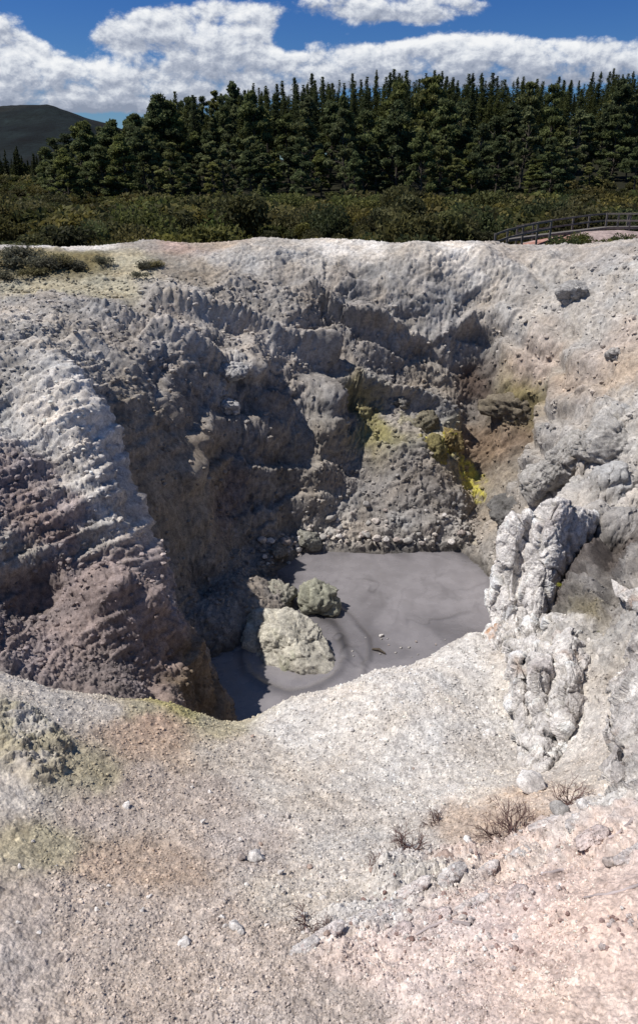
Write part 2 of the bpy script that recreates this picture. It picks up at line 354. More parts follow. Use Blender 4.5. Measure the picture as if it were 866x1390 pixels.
for px_,py_,r_ in [(636,655,.75),(628,632,.5),(648,672,.5),(602,612,.5),(578,606,.5),(520,598,.6),(505,575,.8),(490,600,.5),(545,575,.5)]:
    h_=hit(px_,py_); m_=sstep(.25,.55,np.exp(-((P-h_)**2).sum(1)/(r_*r_))*(.55+sn_))[:,None]*(.9 if px_>560 else .35)
    colr=colr*(1-m_)+(np.array([.52,.47,.10]) if px_>560 else np.array([.32,.30,.12]))*m_
wet = 1-sstep(-12.0,-11.55, V[:,2])
colr = colr*(1-0.55*wet[:,None])
ii = np.arange(nr-1)[:,None]*na+np.arange(na-1)[None]
F = np.stack([ii, ii+1, ii+na+1, ii+na], -1).reshape(-1,4)
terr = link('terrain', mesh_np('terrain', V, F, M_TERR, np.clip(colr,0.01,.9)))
tag(terr, 'pale rocky crater slopes around the grey mud pool', kind='structure')
VG = V.reshape(nr, na, 3); CG = colr.reshape(nr, na, 3)
def on_terrain(px, py):
    """point of the finished terrain seen in the direction of a spot in the photo, with its normal"""
    h = hit(px, py); j = int(np.clip(np.searchsorted(TA, h[0]/h[1]),1,na-2)); i = int(np.clip(np.searchsorted(RA, h[1]),1,nr-2))
    return VG[i,j].astype(float), CG[i,j].astype(float), Nn.reshape(nr,na,3)[i,j].astype(float)

# ------------------------------------------------------------------ outer ground
def gz(x, y):
    x = np.asarray(x,float); y = np.asarray(y,float)
    base = -5.4+1.2*sstep(60,125,y)+3.6*sstep(85,150,y)*sstep(18,62,x)
    slope_ = sstep(126,250,y)*(9+8*sstep(0,90,x))*sstep(-75,-20,x)
    bank = 1.9*np.exp(-((x-19)/7)**2-((y-51)/5)**2)+1.2*np.exp(-((x-27)/6)**2-((y-55)/6)**2)
    return base+slope_+bank
def ground_mesh():
    r = np.concatenate([np.linspace(40,70,90), np.linspace(71,260,90), np.geomspace(265,6000,30)])
    a = np.concatenate([np.linspace(-1.5,-.6,40), np.linspace(-.58,.58,260), np.linspace(.6,1.5,40)])
    rr, aa = np.meshgrid(r, a, indexing='ij'); x = rr*np.sin(aa); y = rr*np.cos(aa)
    z = gz(x,y); q = np.stack([x.ravel(),y.ravel(),z.ravel()],1)
    n1 = fbm(q*0.16,4,.55); z = z.ravel()+0.45*n1*sstep(40,46,q[:,1]); q[:,2] = z
    sc = np.array([.060,.052,.026])*(1+.5*fbm(q*.12+9,4))[:,None]
    dk = np.array([.018,.018,.010])
    f = (sstep(108,128,q[:,1])*sstep(-80,-40,q[:,0]))[:,None]
    c = sc*(1-f)+dk*f
    pk = sstep(.40,.75,np.exp(-((q[:,0]-18)/7.5)**2-((q[:,1]-51.5)/4.5)**2)+.25*fbm(q*.5+3,4))[:,None]
    mixp = sstep(-.1,.2,fbm(q*.45+30,3))[:,None]
    c = c*(1-pk)+pk*(np.array([.40,.22,.18])*(1-mixp)+np.array([.34,.27,.25])*mixp)
    og = np.exp(-((q[:,0]-10.3)/1.6)**2-((q[:,1]-47)/2)**2)[:,None]; og = sstep(.3,.6,og)
    c = c*(1-og)+og*np.array([.34,.17,.08])
    n_, m_ = rr.shape; i2 = np.arange(n_-1)[:,None]*m_+np.arange(m_-1)[None]
    return q, np.stack([i2+1,i2,i2+m_,i2+m_+1],-1).reshape(-1,4), np.clip(c,.01,1)
gq, gf, gc = ground_mesh()
M_GRD = rock_material('scrub_soil', 6, 1.2, 0.5, 0.08)
tag(link('ground', mesh_np('ground', gq, gf[:, ::-1], M_GRD, gc)), kind='structure')

# ------------------------------------------------------------------ mud pool
def mud():
    x = np.linspace(-5,7.2,300); y = np.linspace(10,24.2,340); yy, xx = np.meshgrid(y,x,indexing='ij')
    q = np.stack([xx.ravel(),yy.ravel(),np.full(xx.size,-12.0)],1)
    wq = q+np.stack([fbm(q*.35+o,3) for o in (2,33,64)],1)*np.array([1.6,1.6,0])
    n = fbm(wq*.33+5,4,.5); t = fbm(wq*np.array([.55,.25,1])+80,4,.5)
    line = np.exp(-((n-.06)/.022)**2)*sstep(-.1,.15,t)+.8*np.exp(-((t+.10)/.018)**2)*sstep(-.05,.2,n)
    line = np.clip(line,0,1)
    film = sstep(.02,.35,t)
    q[:,2] += .012*fbm(q*1.2,3)+.006*line
    # thick wet rims of mud round the rocks in the pool
    return q, line, film, n, t, (len(y),len(x))
mq, mline, mfilm, mn, mt, (n_, m_) = mud()
rc = W(400,880,17.0)
rd = np.sqrt(((mq[:,0]-rc[0])/1.25)**2+((mq[:,1]-rc[1]+.1)/1.6)**2)+.10*fbm(mq*1.1+4,3)
ring = np.exp(-((rd-1.12)/.10)**2)
mq[:,2] += .05*ring
ring2=np.exp(-((rd-1.62)/.07)**2)*sstep(.1,.5,mq[:,0]-rc[0]); mq[:,2]+=.035*ring2
shal=1-sstep(.0,.45,-12-height(mq[:,0],mq[:,1])+.25*fbm(mq*1.5+40,4))
mc = np.array([.222,.208,.217])*(1-.20*mline-.24*mfilm+.30*mn-.34*ring-.22*ring2-.30*shal)[:,None]
i2 = np.arange(n_-1)[:,None]*m_+np.arange(m_-1)[None]
M_MUD, nt, b = new_mat('grey_mud')
at = N(nt,'ShaderNodeAttribute',attribute_name='Col'); ge = N(nt,'ShaderNodeNewGeometry')
nz = N(nt,'ShaderNodeTexNoise',Scale=1.6,Detail=7.0,Roughness=.6); nt.links.new(ge.outputs['Position'],nz.inputs['Vector'])
nt.links.new(mixc(nt,at.outputs['Color'],ramp(nt,nz.outputs[0],[(.3,.86),(.7,1.12)]),1.0),b.inputs['Base Color'])
nt.links.new(ramp(nt,nz.outputs[0],[(.35,.16),(.7,.40)]),b.inputs['Roughness']); b.inputs['Specular IOR Level'].default_value=.5
bp = N(nt,'ShaderNodeBump',Strength=.12,Distance=.03); nz2 = N(nt,'ShaderNodeTexNoise',Scale=4.0,Detail=4.0); nt.links.new(ge.outputs['Position'],nz2.inputs['Vector'])
nt.links.new(nz2.outputs[0],bp.inputs['Height']); nt.links.new(bp.outputs[0],b.inputs['Normal'])
mud_o = tag(link('mud_pool', mesh_np('mud_pool', mq, np.stack([i2,i2+1,i2+m_+1,i2+m_],-1).reshape(-1,4), M_MUD, mc)), 'flat grey mud pool on the crater floor', kind='structure')

# ------------------------------------------------------------------ rocks
import bmesh
_ico = {}
def ico(n):
    if n not in _ico:
        bm = bmesh.new(); bmesh.ops.create_icosphere(bm, subdivisions=n, radius=1)
        v = np.array([x.co[:] for x in bm.verts]); f = np.array([[y.index for y in x.verts] for x in bm.faces]); bm.free()
        v /= np.linalg.norm(v,axis=1,keepdims=True); _ico[n] = (v,f)
    return _ico[n]
def rock_mesh(name, ells, sub=5, amp=.12, freq=2.0, seed=0, col=(.4,.4,.4), tint=None, cuts=6, cutd=.8, mat=None, strat=None, crk=.5):
    """ells: (centre, radii) ellipsoids whose union is seen from the origin; amp relative to size"""
    d, f = ico(sub); r = np.zeros(len(d))
    for c, s in ells:
        c = np.array(c,float); s = np.array(s,float)
        a = ((d/s)**2).sum(1); b_ = -2*((d/s)*(c/s)).sum(1); cc = ((c/s)**2).sum()-1
        disc = b_*b_-4*a*cc
        r = np.maximum(r, np.where(disc>0, (-b_+np.sqrt(np.maximum(disc,0)))/(2*a), 0))
    size = r.mean(); rg = np.random.default_rng(seed)
    v = d*r[:,None]
    for _ in range(cuts):                               # broken facets
        n = rg.normal(size=3); n /= np.linalg.norm(n); h = (v@n); lim = h.max()*rg.uniform(cutd,.97)
        ex = np.maximum(h-lim,0); v = v-n*(ex*.85)[:,None]
    nn = v/np.linalg.norm(v,axis=1,keepdims=True)
    q = v/size+seed*7.7
    qw = q+np.stack([perlin(q*1.3+o) for o in (0,20,40)],1)*.25
    qb = qw+np.stack([perlin(q*5+o) for o in (3,23,43)],1)*.06
    f1,e1,ix = facet(qb*freq); g1,e2,gx = facet(qb*freq*2.4+3); h1,e3,hx = facet(qb*freq*6+5)
    dsp = .5*ridged(qw*freq*.6,5,.58)+1.25*f1+.6*g1+.26*h1+.22*facet(qb*freq*14+2)[0]*.6+.6*fbm(qw*freq*2.5,6,.66)
    dsp -= crk*(.5*e1+.25*e2+.1*e3)
    if strat is not None:
        dsp += 1.3*ridged(qw*np.array(strat)*1.3,5,.6)
    v = v+nn*(dsp*amp*size)[:,None]
    cav = np.clip(.5+dsp*.4,0,1.2)
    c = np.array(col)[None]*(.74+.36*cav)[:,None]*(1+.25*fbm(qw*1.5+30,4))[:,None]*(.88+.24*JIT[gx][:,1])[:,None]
    if tint is not None:
        for tc, scale, lo, hi, axis in tint:
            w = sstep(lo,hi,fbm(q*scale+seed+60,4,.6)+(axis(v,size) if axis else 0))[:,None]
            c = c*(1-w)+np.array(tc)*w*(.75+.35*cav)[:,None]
    return mesh_np(name, v, f, mat or M_ROCK, np.clip(c,.01,.9))
def px_rock(name, label, cat, px, py, Y, lobes, group=None, **kw):
    """lobes in metres relative to the centre"""
    c = W(px,py,Y); o = link(name, rock_mesh(name, lobes, **kw), loc=c)
    return tag(o, label, cat, group)

KR=(.54,.515,.445)
# rocks standing in the mud
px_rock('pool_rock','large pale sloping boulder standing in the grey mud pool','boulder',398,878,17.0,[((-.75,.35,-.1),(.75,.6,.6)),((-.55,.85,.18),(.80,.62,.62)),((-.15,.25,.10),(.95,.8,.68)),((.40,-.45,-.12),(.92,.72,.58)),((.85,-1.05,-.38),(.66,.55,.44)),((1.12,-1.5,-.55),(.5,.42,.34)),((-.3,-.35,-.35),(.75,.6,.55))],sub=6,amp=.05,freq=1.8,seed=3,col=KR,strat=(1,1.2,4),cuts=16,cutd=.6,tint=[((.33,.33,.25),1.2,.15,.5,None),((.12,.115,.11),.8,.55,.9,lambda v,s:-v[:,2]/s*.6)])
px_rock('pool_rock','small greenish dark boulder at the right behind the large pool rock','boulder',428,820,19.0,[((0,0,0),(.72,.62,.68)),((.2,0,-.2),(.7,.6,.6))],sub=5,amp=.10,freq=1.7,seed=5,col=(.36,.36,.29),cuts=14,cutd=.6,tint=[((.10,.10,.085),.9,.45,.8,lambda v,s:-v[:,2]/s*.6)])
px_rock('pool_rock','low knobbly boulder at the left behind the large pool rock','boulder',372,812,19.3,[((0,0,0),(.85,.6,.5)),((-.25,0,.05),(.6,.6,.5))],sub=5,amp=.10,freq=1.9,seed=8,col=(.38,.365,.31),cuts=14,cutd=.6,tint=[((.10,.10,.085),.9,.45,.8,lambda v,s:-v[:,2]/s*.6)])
# the white pillar at the right end of the near lip
WHR=(.60,.565,.53)
def catmull(A_, n, ax):
    A_=np.moveaxis(A_,ax,0); m=len(A_); t=np.linspace(0,m-1,n); k_=np.minimum(t.astype(int),m-2); f=(t-k_).reshape((-1,)+(1,)*(A_.ndim-1))
    g=lambda q: A_[np.clip(q,0,m-1)]
    p0,p1,p2,p3=g(k_-1),g(k_),g(k_+1),g(k_+2)
    o=.5*((2*p1)+(-p0+p2)*f+(2*p0-5*p1+4*p2-p3)*f*f+(-p0+3*p1-3*p2+p3)*f**3)
    return np.moveaxis(o,0,ax)
def sheet_mesh(name, rows, back, ln, rn, nu=280, nv=420, amp=.85, seed=0, stains=()):
    """a rock face: rows of points from its crown down to its foot, edges turned back into the slope behind"""
    G=[]
    for r in rows:
        L=[]
        for px,py,Y in r:
            if Y<1: Y=max(hit(px,py)[1]+Y,1.5)
            L.append(W(px,py,Y))
        L=[L[0]+np.array(ln)]+L+[L[-1]+np.array(rn)]
        G.append(np.array(L))
    G=[G[0]+np.array(back)]+G+[G[-1]+np.array([0,.25,-.45])]
    G=np.array(G); S=catmull(catmull(G,nv,0),nu,1)
    nrm=np.cross(np.gradient(S,axis=1),np.gradient(S,axis=0)); nrm/=np.linalg.norm(nrm,axis=-1,keepdims=True)+1e-9
    if (nrm[...,1].mean()>0): nrm=-nrm
    q=S.reshape(-1,3)+seed; n=nrm.reshape(-1,3)
    qw=q+np.stack([perlin(q*1.7+o) for o in (0,20,40)],1)*.14; qb=qw+np.stack([perlin(q*6+o) for o in (3,23,43)],1)*.03
    lean=qb.copy(); lean[:,0]+=lean[:,2]*.22
    f1,e1,i1=facet(lean*np.array([3.2,3.2,1.5])); f2,e2,i2=facet(qb*np.array([7.5,7.5,4.5])+3); f3,e3,i3=facet(qb*19+5)
    rib=ridged(lean*np.array([3.0,3.0,.75])+7,5,.58); rough_=fbm(qb*11,5,.62); hol=sstep(.25,.5,fbm(qb*np.array([4.5,4.5,3])+31,3,.5))
    uu=np.linspace(0,1,nu)[None]*np.ones((nv,1)); vv_=np.linspace(0,1,nv)[:,None]*np.ones((1,nu)); win=(sstep(0,.09,uu)*sstep(0,.09,1-uu)*sstep(0,.05,vv_)*sstep(0,.06,1-vv_)).ravel()*.85+.15
    d=amp*win*(.040*rib+.080*f1-.030*e1+.022*f2-.012*e2+.006*f3-.004*e3+.010*rough_-.045*hol)
    v=q-seed+n*d[:,None]
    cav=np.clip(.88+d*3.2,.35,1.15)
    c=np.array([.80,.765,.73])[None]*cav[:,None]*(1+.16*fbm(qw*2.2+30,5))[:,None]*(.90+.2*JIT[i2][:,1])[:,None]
    grey=sstep(.05,.4,fbm(qw*np.array([2.2,2.2,.9])+51,5,.6))[:,None]; c=c*(1-.45*grey)+np.array([.52,.49,.475])*.45*grey
    for tc,sc,lo,hi,wt in stains:
        w_=(sstep(lo,hi,fbm(qw*np.array([sc,sc,sc*.55])+seed+70,5,.62))*wt)[:,None]; c=c*(1-w_)+np.array(tc)*w_*cav[:,None]
    ii=np.arange(nv-1)[:,None]*nu+np.arange(nu-1)[None]
    return mesh_np(name,v,np.stack([ii,ii+nu,ii+nu+1,ii+1],-1).reshape(-1,4),M_ROCK,np.clip(c,.02,.85))
ST=[((.56,.40,.31),1.7,.22,.5,.7),((.46,.40,.38),1.1,.1,.4,.5),((.20,.17,.155),2.6,.30,.55,.8)]
A1=[[(688,716,10.75),(699,701,10.55),(713,694,10.5),(727,698,10.5),(752,680,10.35),(782,686,10.4),(806,702,10.75)],
 [(679,735,10.65),(688,733,10.4),(702,732,10.3),(712,735,10.38),(738,735,10.0),(770,735,10.1),(793,735,10.55)],
 [(673,772,10.55),(683,772,10.25),(696,775,10.1),(706,778,10.18),(732,778,9.75),(758,780,9.85),(778,778,10.35)],
 [(664,808,10.45),(676,812,10.1),(692,815,9.9),(704,816,9.92),(722,818,9.45),(742,820,9.55),(760,818,10.05)],
 [(668,842,10.2),(681,848,9.85),(694,852,9.6),(704,852,9.5),(716,856,9.1),(730,858,9.1),(750,850,9.6)],
 [(682,890,-0.19),(692,895,-0.47),(702,898,-0.57),(711,900,-0.43),(722,902,-0.71),(734,900,-0.68),(748,885,-0.40)],
 [(690,950,-0.12),(700,955,-0.33),(709,960,-0.43),(718,962,-0.32),(728,965,-0.51),(738,960,-0.51),(750,945,-0.26)],
 [(700,1015,.0),(708,1020,-.12),(716,1030,-.16),(724,1035,-.14),(732,1040,-.16),(740,1035,-.16),(752,1020,.0)]]
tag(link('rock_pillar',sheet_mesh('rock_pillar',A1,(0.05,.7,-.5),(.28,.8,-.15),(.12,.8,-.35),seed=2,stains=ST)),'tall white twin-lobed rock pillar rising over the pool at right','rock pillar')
A2=[[(752,868,8.3),(760,862,8.15),(775,855,8.1),(795,862,8.2),(812,872,8.2),(823,884,8.3)],
 [(738,905,8.05),(750,900,7.65),(768,895,7.5),(790,900,7.55),(812,905,7.7),(829,910,8.1)],
 [(735,945,7.75),(748,942,7.25),(768,940,7.05),(790,942,7.1),(812,940,7.35),(829,938,7.8)],
 [(735,975,7.45),(747,975,6.95),(765,978,6.8),(785,978,6.85),(802,974,7.1),(818,966,7.6)],
 [(734,1005,7.1),(742,1007,6.8),(755,1008,6.68),(768,1005,6.78),(780,1000,6.95),(794,992,7.3)],
 [(728,1042,.03),(734,1043,-.05),(740,1042,-.1),(747,1036,-.1),(755,1028,-.05),(767,1017,.05)]]
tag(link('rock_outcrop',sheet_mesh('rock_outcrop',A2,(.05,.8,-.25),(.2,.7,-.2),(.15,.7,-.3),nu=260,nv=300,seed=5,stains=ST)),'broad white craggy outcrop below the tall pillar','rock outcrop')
A3=[[(868,838,7.5),(885,830,7.35),(910,825,7.3),(960,825,7.4)],[(850,905,6.95),(870,900,6.5),(905,900,6.4),(960,900,6.5)],[(836,955,6.5),(855,955,6.05),(895,955,5.9),(960,955,5.95)],[(833,1010,6.0),(850,1010,5.7),(890,1010,5.55),(960,1010,5.5)],[(842,1060,-.1),(860,1065,-.15),(895,1070,-.2),(960,1070,-.2)],[(846,1085,.03),(862,1092,-.03),(895,1095,-.05),(960,1095,-.05)]]
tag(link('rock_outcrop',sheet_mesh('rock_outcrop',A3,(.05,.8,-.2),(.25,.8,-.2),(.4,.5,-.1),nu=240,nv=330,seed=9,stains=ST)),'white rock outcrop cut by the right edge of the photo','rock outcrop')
A4=[[(646,882,9.8),(655,864,9.65),(665,852,9.55),(678,853,9.55),(692,864,9.6)],[(642,893,9.55),(655,883,9.3),(668,876,9.2),(682,877,9.2),(697,886,9.3)],[(645,905,9.3),(658,906,9.1),(672,907,9.0),(686,908,9.0),(700,907,9.05)]]
tag(link('boulder',sheet_mesh('boulder',A4,(.0,.45,-.4),(.1,.3,-.15),(.1,.3,-.15),nu=130,nv=110,amp=.7,seed=13,stains=[((.56,.30,.15),2.4,.02,.3,.85)]+ST[1:])),'orange-stained white block at the foot of the tall pillar','boulder')
# craggy outcrop on the right wall
for i,(px,py,Y,s,lab) in enumerate([
  (845,610,18.9,(1.5,1.0,1.0),'big grey craggy outcrop at the right edge above the terrace'),
  (775,628,19.8,(1.1,.8,1.0),'grey craggy outcrop with vertical ribs left of the big one'),
  (740,655,20.6,(.7,.6,.8),'lowest left knob of the grey ribbed outcrops'),
  (868,672,16.9,(.9,.6,.4),'flat-topped grey rock at the right edge of the terrace'),
  (800,672,18.2,(.7,.5,.45),'small grey rock in the middle behind the terrace')]):
    px_rock('rock_outcrop',lab,'rock outcrop',px,py,Y,[((0,0,0),s),((s[0]*.4,0,-s[2]*.3),(s[0]*.7,s[1]*.9,s[2]*.8)),((-s[0]*.4,0,-s[2]*.2),(s[0]*.6,s[1]*.9,s[2]*.9))],sub=6 if i<2 else 5,amp=.085,freq=1.7,seed=30+i,col=(.40,.385,.365),strat=(2.2,2.2,.6),cuts=14,cutd=.55,tint=[((.22,.18,.14),1.,.2,.6,None)])
# gully rocks
for i,(px,py,Y,s,c,lab) in enumerate([
  (700,556,26.4,(1.6,.9,.55),(.215,.185,.14),'dark olive knobbly outcrop high on the right wall'),
  (590,612,25.2,(.5,.5,.6),(.24,.21,.10),'yellowish upright block at the head of the sulphur streak'),
  (612,596,25.9,(.55,.5,.55),(.27,.21,.10),'orange-brown block above the yellowish upright one'),
  (570,575,26.6,(.75,.6,.55),(.21,.19,.14),'grey-brown block at the left of the sulphur blocks'),
  (548,548,27.2,(.9,.6,.45),(.26,.245,.22),'grey ledge rock above the sulphur blocks'),
  (700,690,22.2,(.9,.7,.6),(.17,.165,.16),'dark grey boulder behind the white pillar'),
  (664,738,22.9,(.75,.5,.2),(.40,.36,.30),'flat pale slab on the far shore near the pillar'),
  (418,733,22.8,(.5,.4,.35),(.30,.295,.26),'square grey block on the far shore left of the mound'),
  (374,748,22.0,(.4,.4,.25),(.30,.27,.23),'brownish block on the far shore by the shaded wall'),
  (316,505,24.3,(.7,.6,.3),(.50,.49,.48),'pale tilted slab on top of the shaded wall'),
  (310,552,23.9,(.45,.4,.28),(.55,.54,.53),'small white slab below the pale tilted slab'),
  (292,530,24.0,(.5,.4,.3),(.40,.39,.38),'grey stone left of the white slab'),
  (783,398,27.2,(.75,.6,.45),(.38,.37,.36),'rounded grey boulder high on the right slope'),
  (836,482,22.6,(.4,.35,.22),(.40,.38,.36),'small grey boulder on the right slope')]):
    px_rock('boulder',lab,'boulder',px,py,Y,[((0,0,0),s),((s[0]*.35,0,-s[2]*.25),(s[0]*.7,s[1]*.9,s[2]*.8))],sub=5,amp=.10,freq=1.7,seed=50+i,col=c,cuts=14,cutd=.55,tint=[((.50,.45,.07),1.6,.22,.45,None)] if i in (1,2) else None)

# stones lying on the terrain: shared meshes
STONES = [rock_mesh('stone', [((0,0,0),(1,.8,.6)),((.2,.1,0),(.8,.8,.5))], sub=3, amp=.09, freq=1.1, seed=100+i, col=c, cuts=14, cutd=.5, mat=M_STONE)
          for i, c in enumerate([(.64,.61,.585),(.54,.49,.455),(.38,.33,.305),(.68,.65,.625),(.44,.34,.29),(.36,.345,.33)])]
def put_stone(px, py, s, mi, label, group=None, sink=.25, name='stone'):
    p, c, n = on_terrain(px, py); o = link(name, STONES[mi])
    o.location = p+n*s*(.5-sink*.8); o.scale = (s,s*random.uniform(.8,1.1),s*random.uniform(.7,1.1)); o.rotation_euler = (random.uniform(-.3,.3),random.uniform(-.3,.3),random.uniform(0,6.28))
    return tag(o, label, 'stone', group)
for px,py,s,mi,lab in [
 (722,1072,.22,3,'largest pale pinkish boulder half buried below the white outcrop'),
 (666,998,.09,3,'pale stone beside the foot of the white outcrop'),
 (347,1166,.11,0,'pale stone beside a dark hollow on the gravel slope'),
 (326,1166,.06,2,'dark stone at the left of the pale hollow stone'),
 (171,1098,.05,3,'white splinter lying on the brownish gravel at left'),
 (476,992,.06,0,'small pale stone on the white gravel near the lip'),
 (604,1182,.13,4,'brown stone with a dark hollow above the pink crust'),
 (642,1184,.09,4,'reddish stone next to the brown one above the pink crust'),
 (637,1168,.05,3,'small white stone above the reddish stone'),
 (770,1120,.10,5,'grey stone between the dead twigs and the right outcrop'),
 (320,1268,.06,0,'pale stone in the loose stones at the bottom'),
 (250,1286,.06,3,'white stone at the bottom edge of the gravel'),
 (830,1180,.06,2,'dark stone lying on the pink crust at right'),
 (800,1112,.08,3,'pale stone at the foot of the right edge outcrop')]:
    put_stone(px,py,s,mi,lab)
SLAB=[rock_mesh('crust_rock',[((0,0,0),(1,.30,.16)),((.35,.05,.02),(.7,.24,.14)),((-.4,-.04,0),(.6,.26,.12))],sub=5,amp=.10,freq=2.2,seed=150+i,col=c,cuts=14,cutd=.6,tint=[((.64,.50,.46),1.3,.1,.5,None)]) for i,c in enumerate([(.78,.71,.68),(.74,.63,.60),(.80,.75,.72)])]
for px,py,L_,i in [(840,1112,.26,0),(790,1130,.24,2),(748,1140,.2,0),(812,1158,.22,1),(760,1172,.2,1),(700,1188,.22,2),(655,1202,.2,0),(610,1212,.2,2),(560,1222,.2,0),(520,1236,.2,2),(590,1250,.18,1),(640,1235,.18,0),(480,1258,.2,2),(440,1282,.2,0),(540,1272,.16,1),(700,1228,.17,1),(860,1170,.2,0),(405,1300,.18,2)]:
    p,c,n=on_terrain(px,py); o=link('crust_rock',SLAB[i]); o.location=p-n*L_*.03; o.scale=(L_,L_,L_); o.rotation_euler=(random.uniform(-.25,.1),random.uniform(-.3,-.05),random.uniform(.35,.75)); tag(o,'pale pinkish slab of broken crust lying in the diagonal ledges','crust rock','crust rocks on the near pink ledge')
for i in range(110):
    if i < 40: px, py = random.uniform(300,520), random.uniform(1130,1300)
    elif i < 70: px, py = random.uniform(420,860), random.uniform(1100,1290)
    else: px, py = random.uniform(20,800), random.uniform(1000,1290)
    put_stone(px,py,random.uniform(.014,.034),random.choice([0,1,3,0,3,1,4]),'loose fist-sized stone lying on the near gravel slope','loose stones on the near gravel slope')
CLOD=[rock_mesh('clod', [((0,0,0),(1,.9,.7))], sub=3, amp=.16, freq=1.3, seed=130+i, col=c, cuts=8, cutd=.55, mat=M_STONE) for i,c in enumerate([(.27,.18,.16),(.36,.26,.235),(.22,.17,.16),(.50,.44,.42)])]
STONES += CLOD
for cx_,cy_,n_,sp in [(690,1285,22,28),(790,1270,20,30),(850,1250,14,16),(620,1240,16,30),(560,1270,22,40),(480,1270,18,30),(660,1190,14,20),(760,1160,16,30),(720,1225,12,30),(540,1225,14,28),(640,1215,14,30)]:
    for i in range(n_):
        put_stone(min(865,random.gauss(cx_,sp)),min(1330,random.gauss(cy_,sp*.45)),random.uniform(.007,.022),6+random.choice([0,1,1,3,3]),'small reddish-brown clod lying on the pink crust','clods on the pink crust',name='clod')
for i in range(110):
    if i < 70: px, py = random.uniform(395,640), 745-random.expovariate(1/15)
    else: px, py = random.uniform(345,420), random.uniform(735,775)
    put_stone(px,py,random.uniform(.05,.11)*random.choice([1,1,1.3,2.4]),random.choice([0,1,5,5,2]),'rubble block on the far shore of the mud pool','rubble along the far shore')

# gravel: thousands of chips on the near slope and rubble on the ledges, as one mass each
def scatter(name, rows, cols, count, smin, smax, seed, label, accept=None):
    rg = np.random.default_rng(seed); bv, bf = ico(1)
    i = rg.integers(rows[0], rows[1], count*3); j = rg.integers(cols[0], cols[1], count*3)
    p = VG[i,j]; c = CG[i,j]
    if accept is not None:
        m = accept(p); p = p[m]; c = c[m]
    p = p[:count]; c = c[:count]; n = len(p)
    s = smin*(smax/smin)**(rg.random(n)**2.2)
    s = s*(p[:,1]/5.0)**.5
    a = rg.uniform(0,6.28,n); ca, sa = np.cos(a), np.sin(a)
    v = bv[None]*(1+rg.normal(0,.16,(n,len(bv),1)))*np.stack([s*rg.uniform(.8,1.4,n), s*rg.uniform(.7,1.1,n), s*rg.uniform(.5,.9,n)],1)[:,None]
    x = v[...,0]*ca[:,None]-v[...,1]*sa[:,None]; y = v[...,0]*sa[:,None]+v[...,1]*ca[:,None]
    v = np.stack([x,y,v[...,2]],-1)+p[:,None]+np.array([0,0,1.])*s[:,None,None]*.25
    f = (bf[None]+(np.arange(n)*len(bv))[:,None,None]).reshape(-1,3)
    cc = np.repeat(np.clip(c*rg.uniform(.85,1.28,(n,1)),.02,.75),len(bv),0)
    o = link(name, mesh_np(name, v.reshape(-1,3), f, M_STONE, cc, smooth=False)); return tag(o, label, kind='stuff')
r_lip = int(np.searchsorted(RA, 9.2)); r0 = int(np.searchsorted(RA, 2.4))
c0, c1 = int(np.searchsorted(TA,-.52)), int(np.searchsorted(TA,.52))
scatter('gravel', (r0,r_lip), (c0,c1), 34000, .005, .017, 5, 'pale crushed gravel covering the near slope')
r1, r2 = int(np.searchsorted(RA,11)), int(np.searchsorted(RA,33))
scatter('rubble', (r1,r2), (c0,c1), 9000, .012, .05, 6, 'small broken rubble on the crater walls', lambda p: (p[:,2] > -11.9) & (p[:,1] < 29.5))

# ------------------------------------------------------------------ foliage
def leaf_mat(name, base, rnd=.35):
    m, nt, b = new_mat(name)
    at = N(nt,'ShaderNodeAttribute',attribute_name='Col'); oi = N(nt,'ShaderNodeObjectInfo')
    c = mixc(nt, at.outputs['Color'], ramp(nt, oi.outputs['Random'], [(0,tuple(x*(1-rnd) for x in (1,1,1.05))),(.5,(1,1,1)),(1,(1+rnd*1.1,1+rnd*.7,1-rnd*.3))]), 1.0)
    nt.links.new(c, b.inputs['Base Color']); b.inputs['Roughness'].default_value = .7; b.inputs['Specular IOR Level'].default_value = .15
    tr = N(nt,'ShaderNodeBsdfTranslucent'); nt.links.new(c, tr.inputs[0]); mx = N(nt,'ShaderNodeMixShader'); mx.inputs[0].default_value=.4
    nt.links.new(b.outputs[0],mx.inputs[1]); nt.links.new(tr.outputs[0],mx.inputs[2]); nt.links.new(mx.outputs[0],[n for n in nt.nodes if n.type=='OUTPUT_MATERIAL'][0].inputs[0])
    return m
M_LEAF = leaf_mat('foliage', None); M_SHRUB = leaf_mat('scrub_leaf', None, .42)
def bark_mat(name, c):
    m, nt, b = new_mat(name); ge = N(nt,'ShaderNodeTexCoord'); n = N(nt,'ShaderNodeTexNoise',Scale=6.0,Detail=5.0)
    nt.links.new(ge.outputs['Object'], n.inputs['Vector'])
    nt.links.new(ramp(nt,n.outputs[0],[(.3,tuple(x*.6 for x in c)),(.7,tuple(x*1.3 for x in c))]), b.inputs['Base Color']); b.inputs['Roughness'].default_value=.9
    return m
M_BARK = bark_mat('bark', (.085,.07,.055)); M_TWIG = bark_mat('dry_twig', (.15,.095,.085)); M_WOOD = bark_mat('weathered_timber', (.15,.135,.12))
def cards(P, size, col, rg, up=0.0, stretch=1.6):
    n = len(P); a = rg.normal(size=(n,3)); a[:,2] += up; a /= np.linalg.norm(a,axis=1,keepdims=True)
    b_ = np.cross(a, rg.normal(size=(n,3))); b_ /= np.linalg.norm(b_,axis=1,keepdims=True)
    s = (size*rg.uniform(.6,1.3,n))[:,None]
    v = np.stack([P-a*s*stretch*.5, P+b_*s*.4, P+a*s*stretch*.5, P-b_*s*.4],1).reshape(-1,3)
    return v, np.arange(n*4).reshape(-1,4), np.repeat(col,4,0)
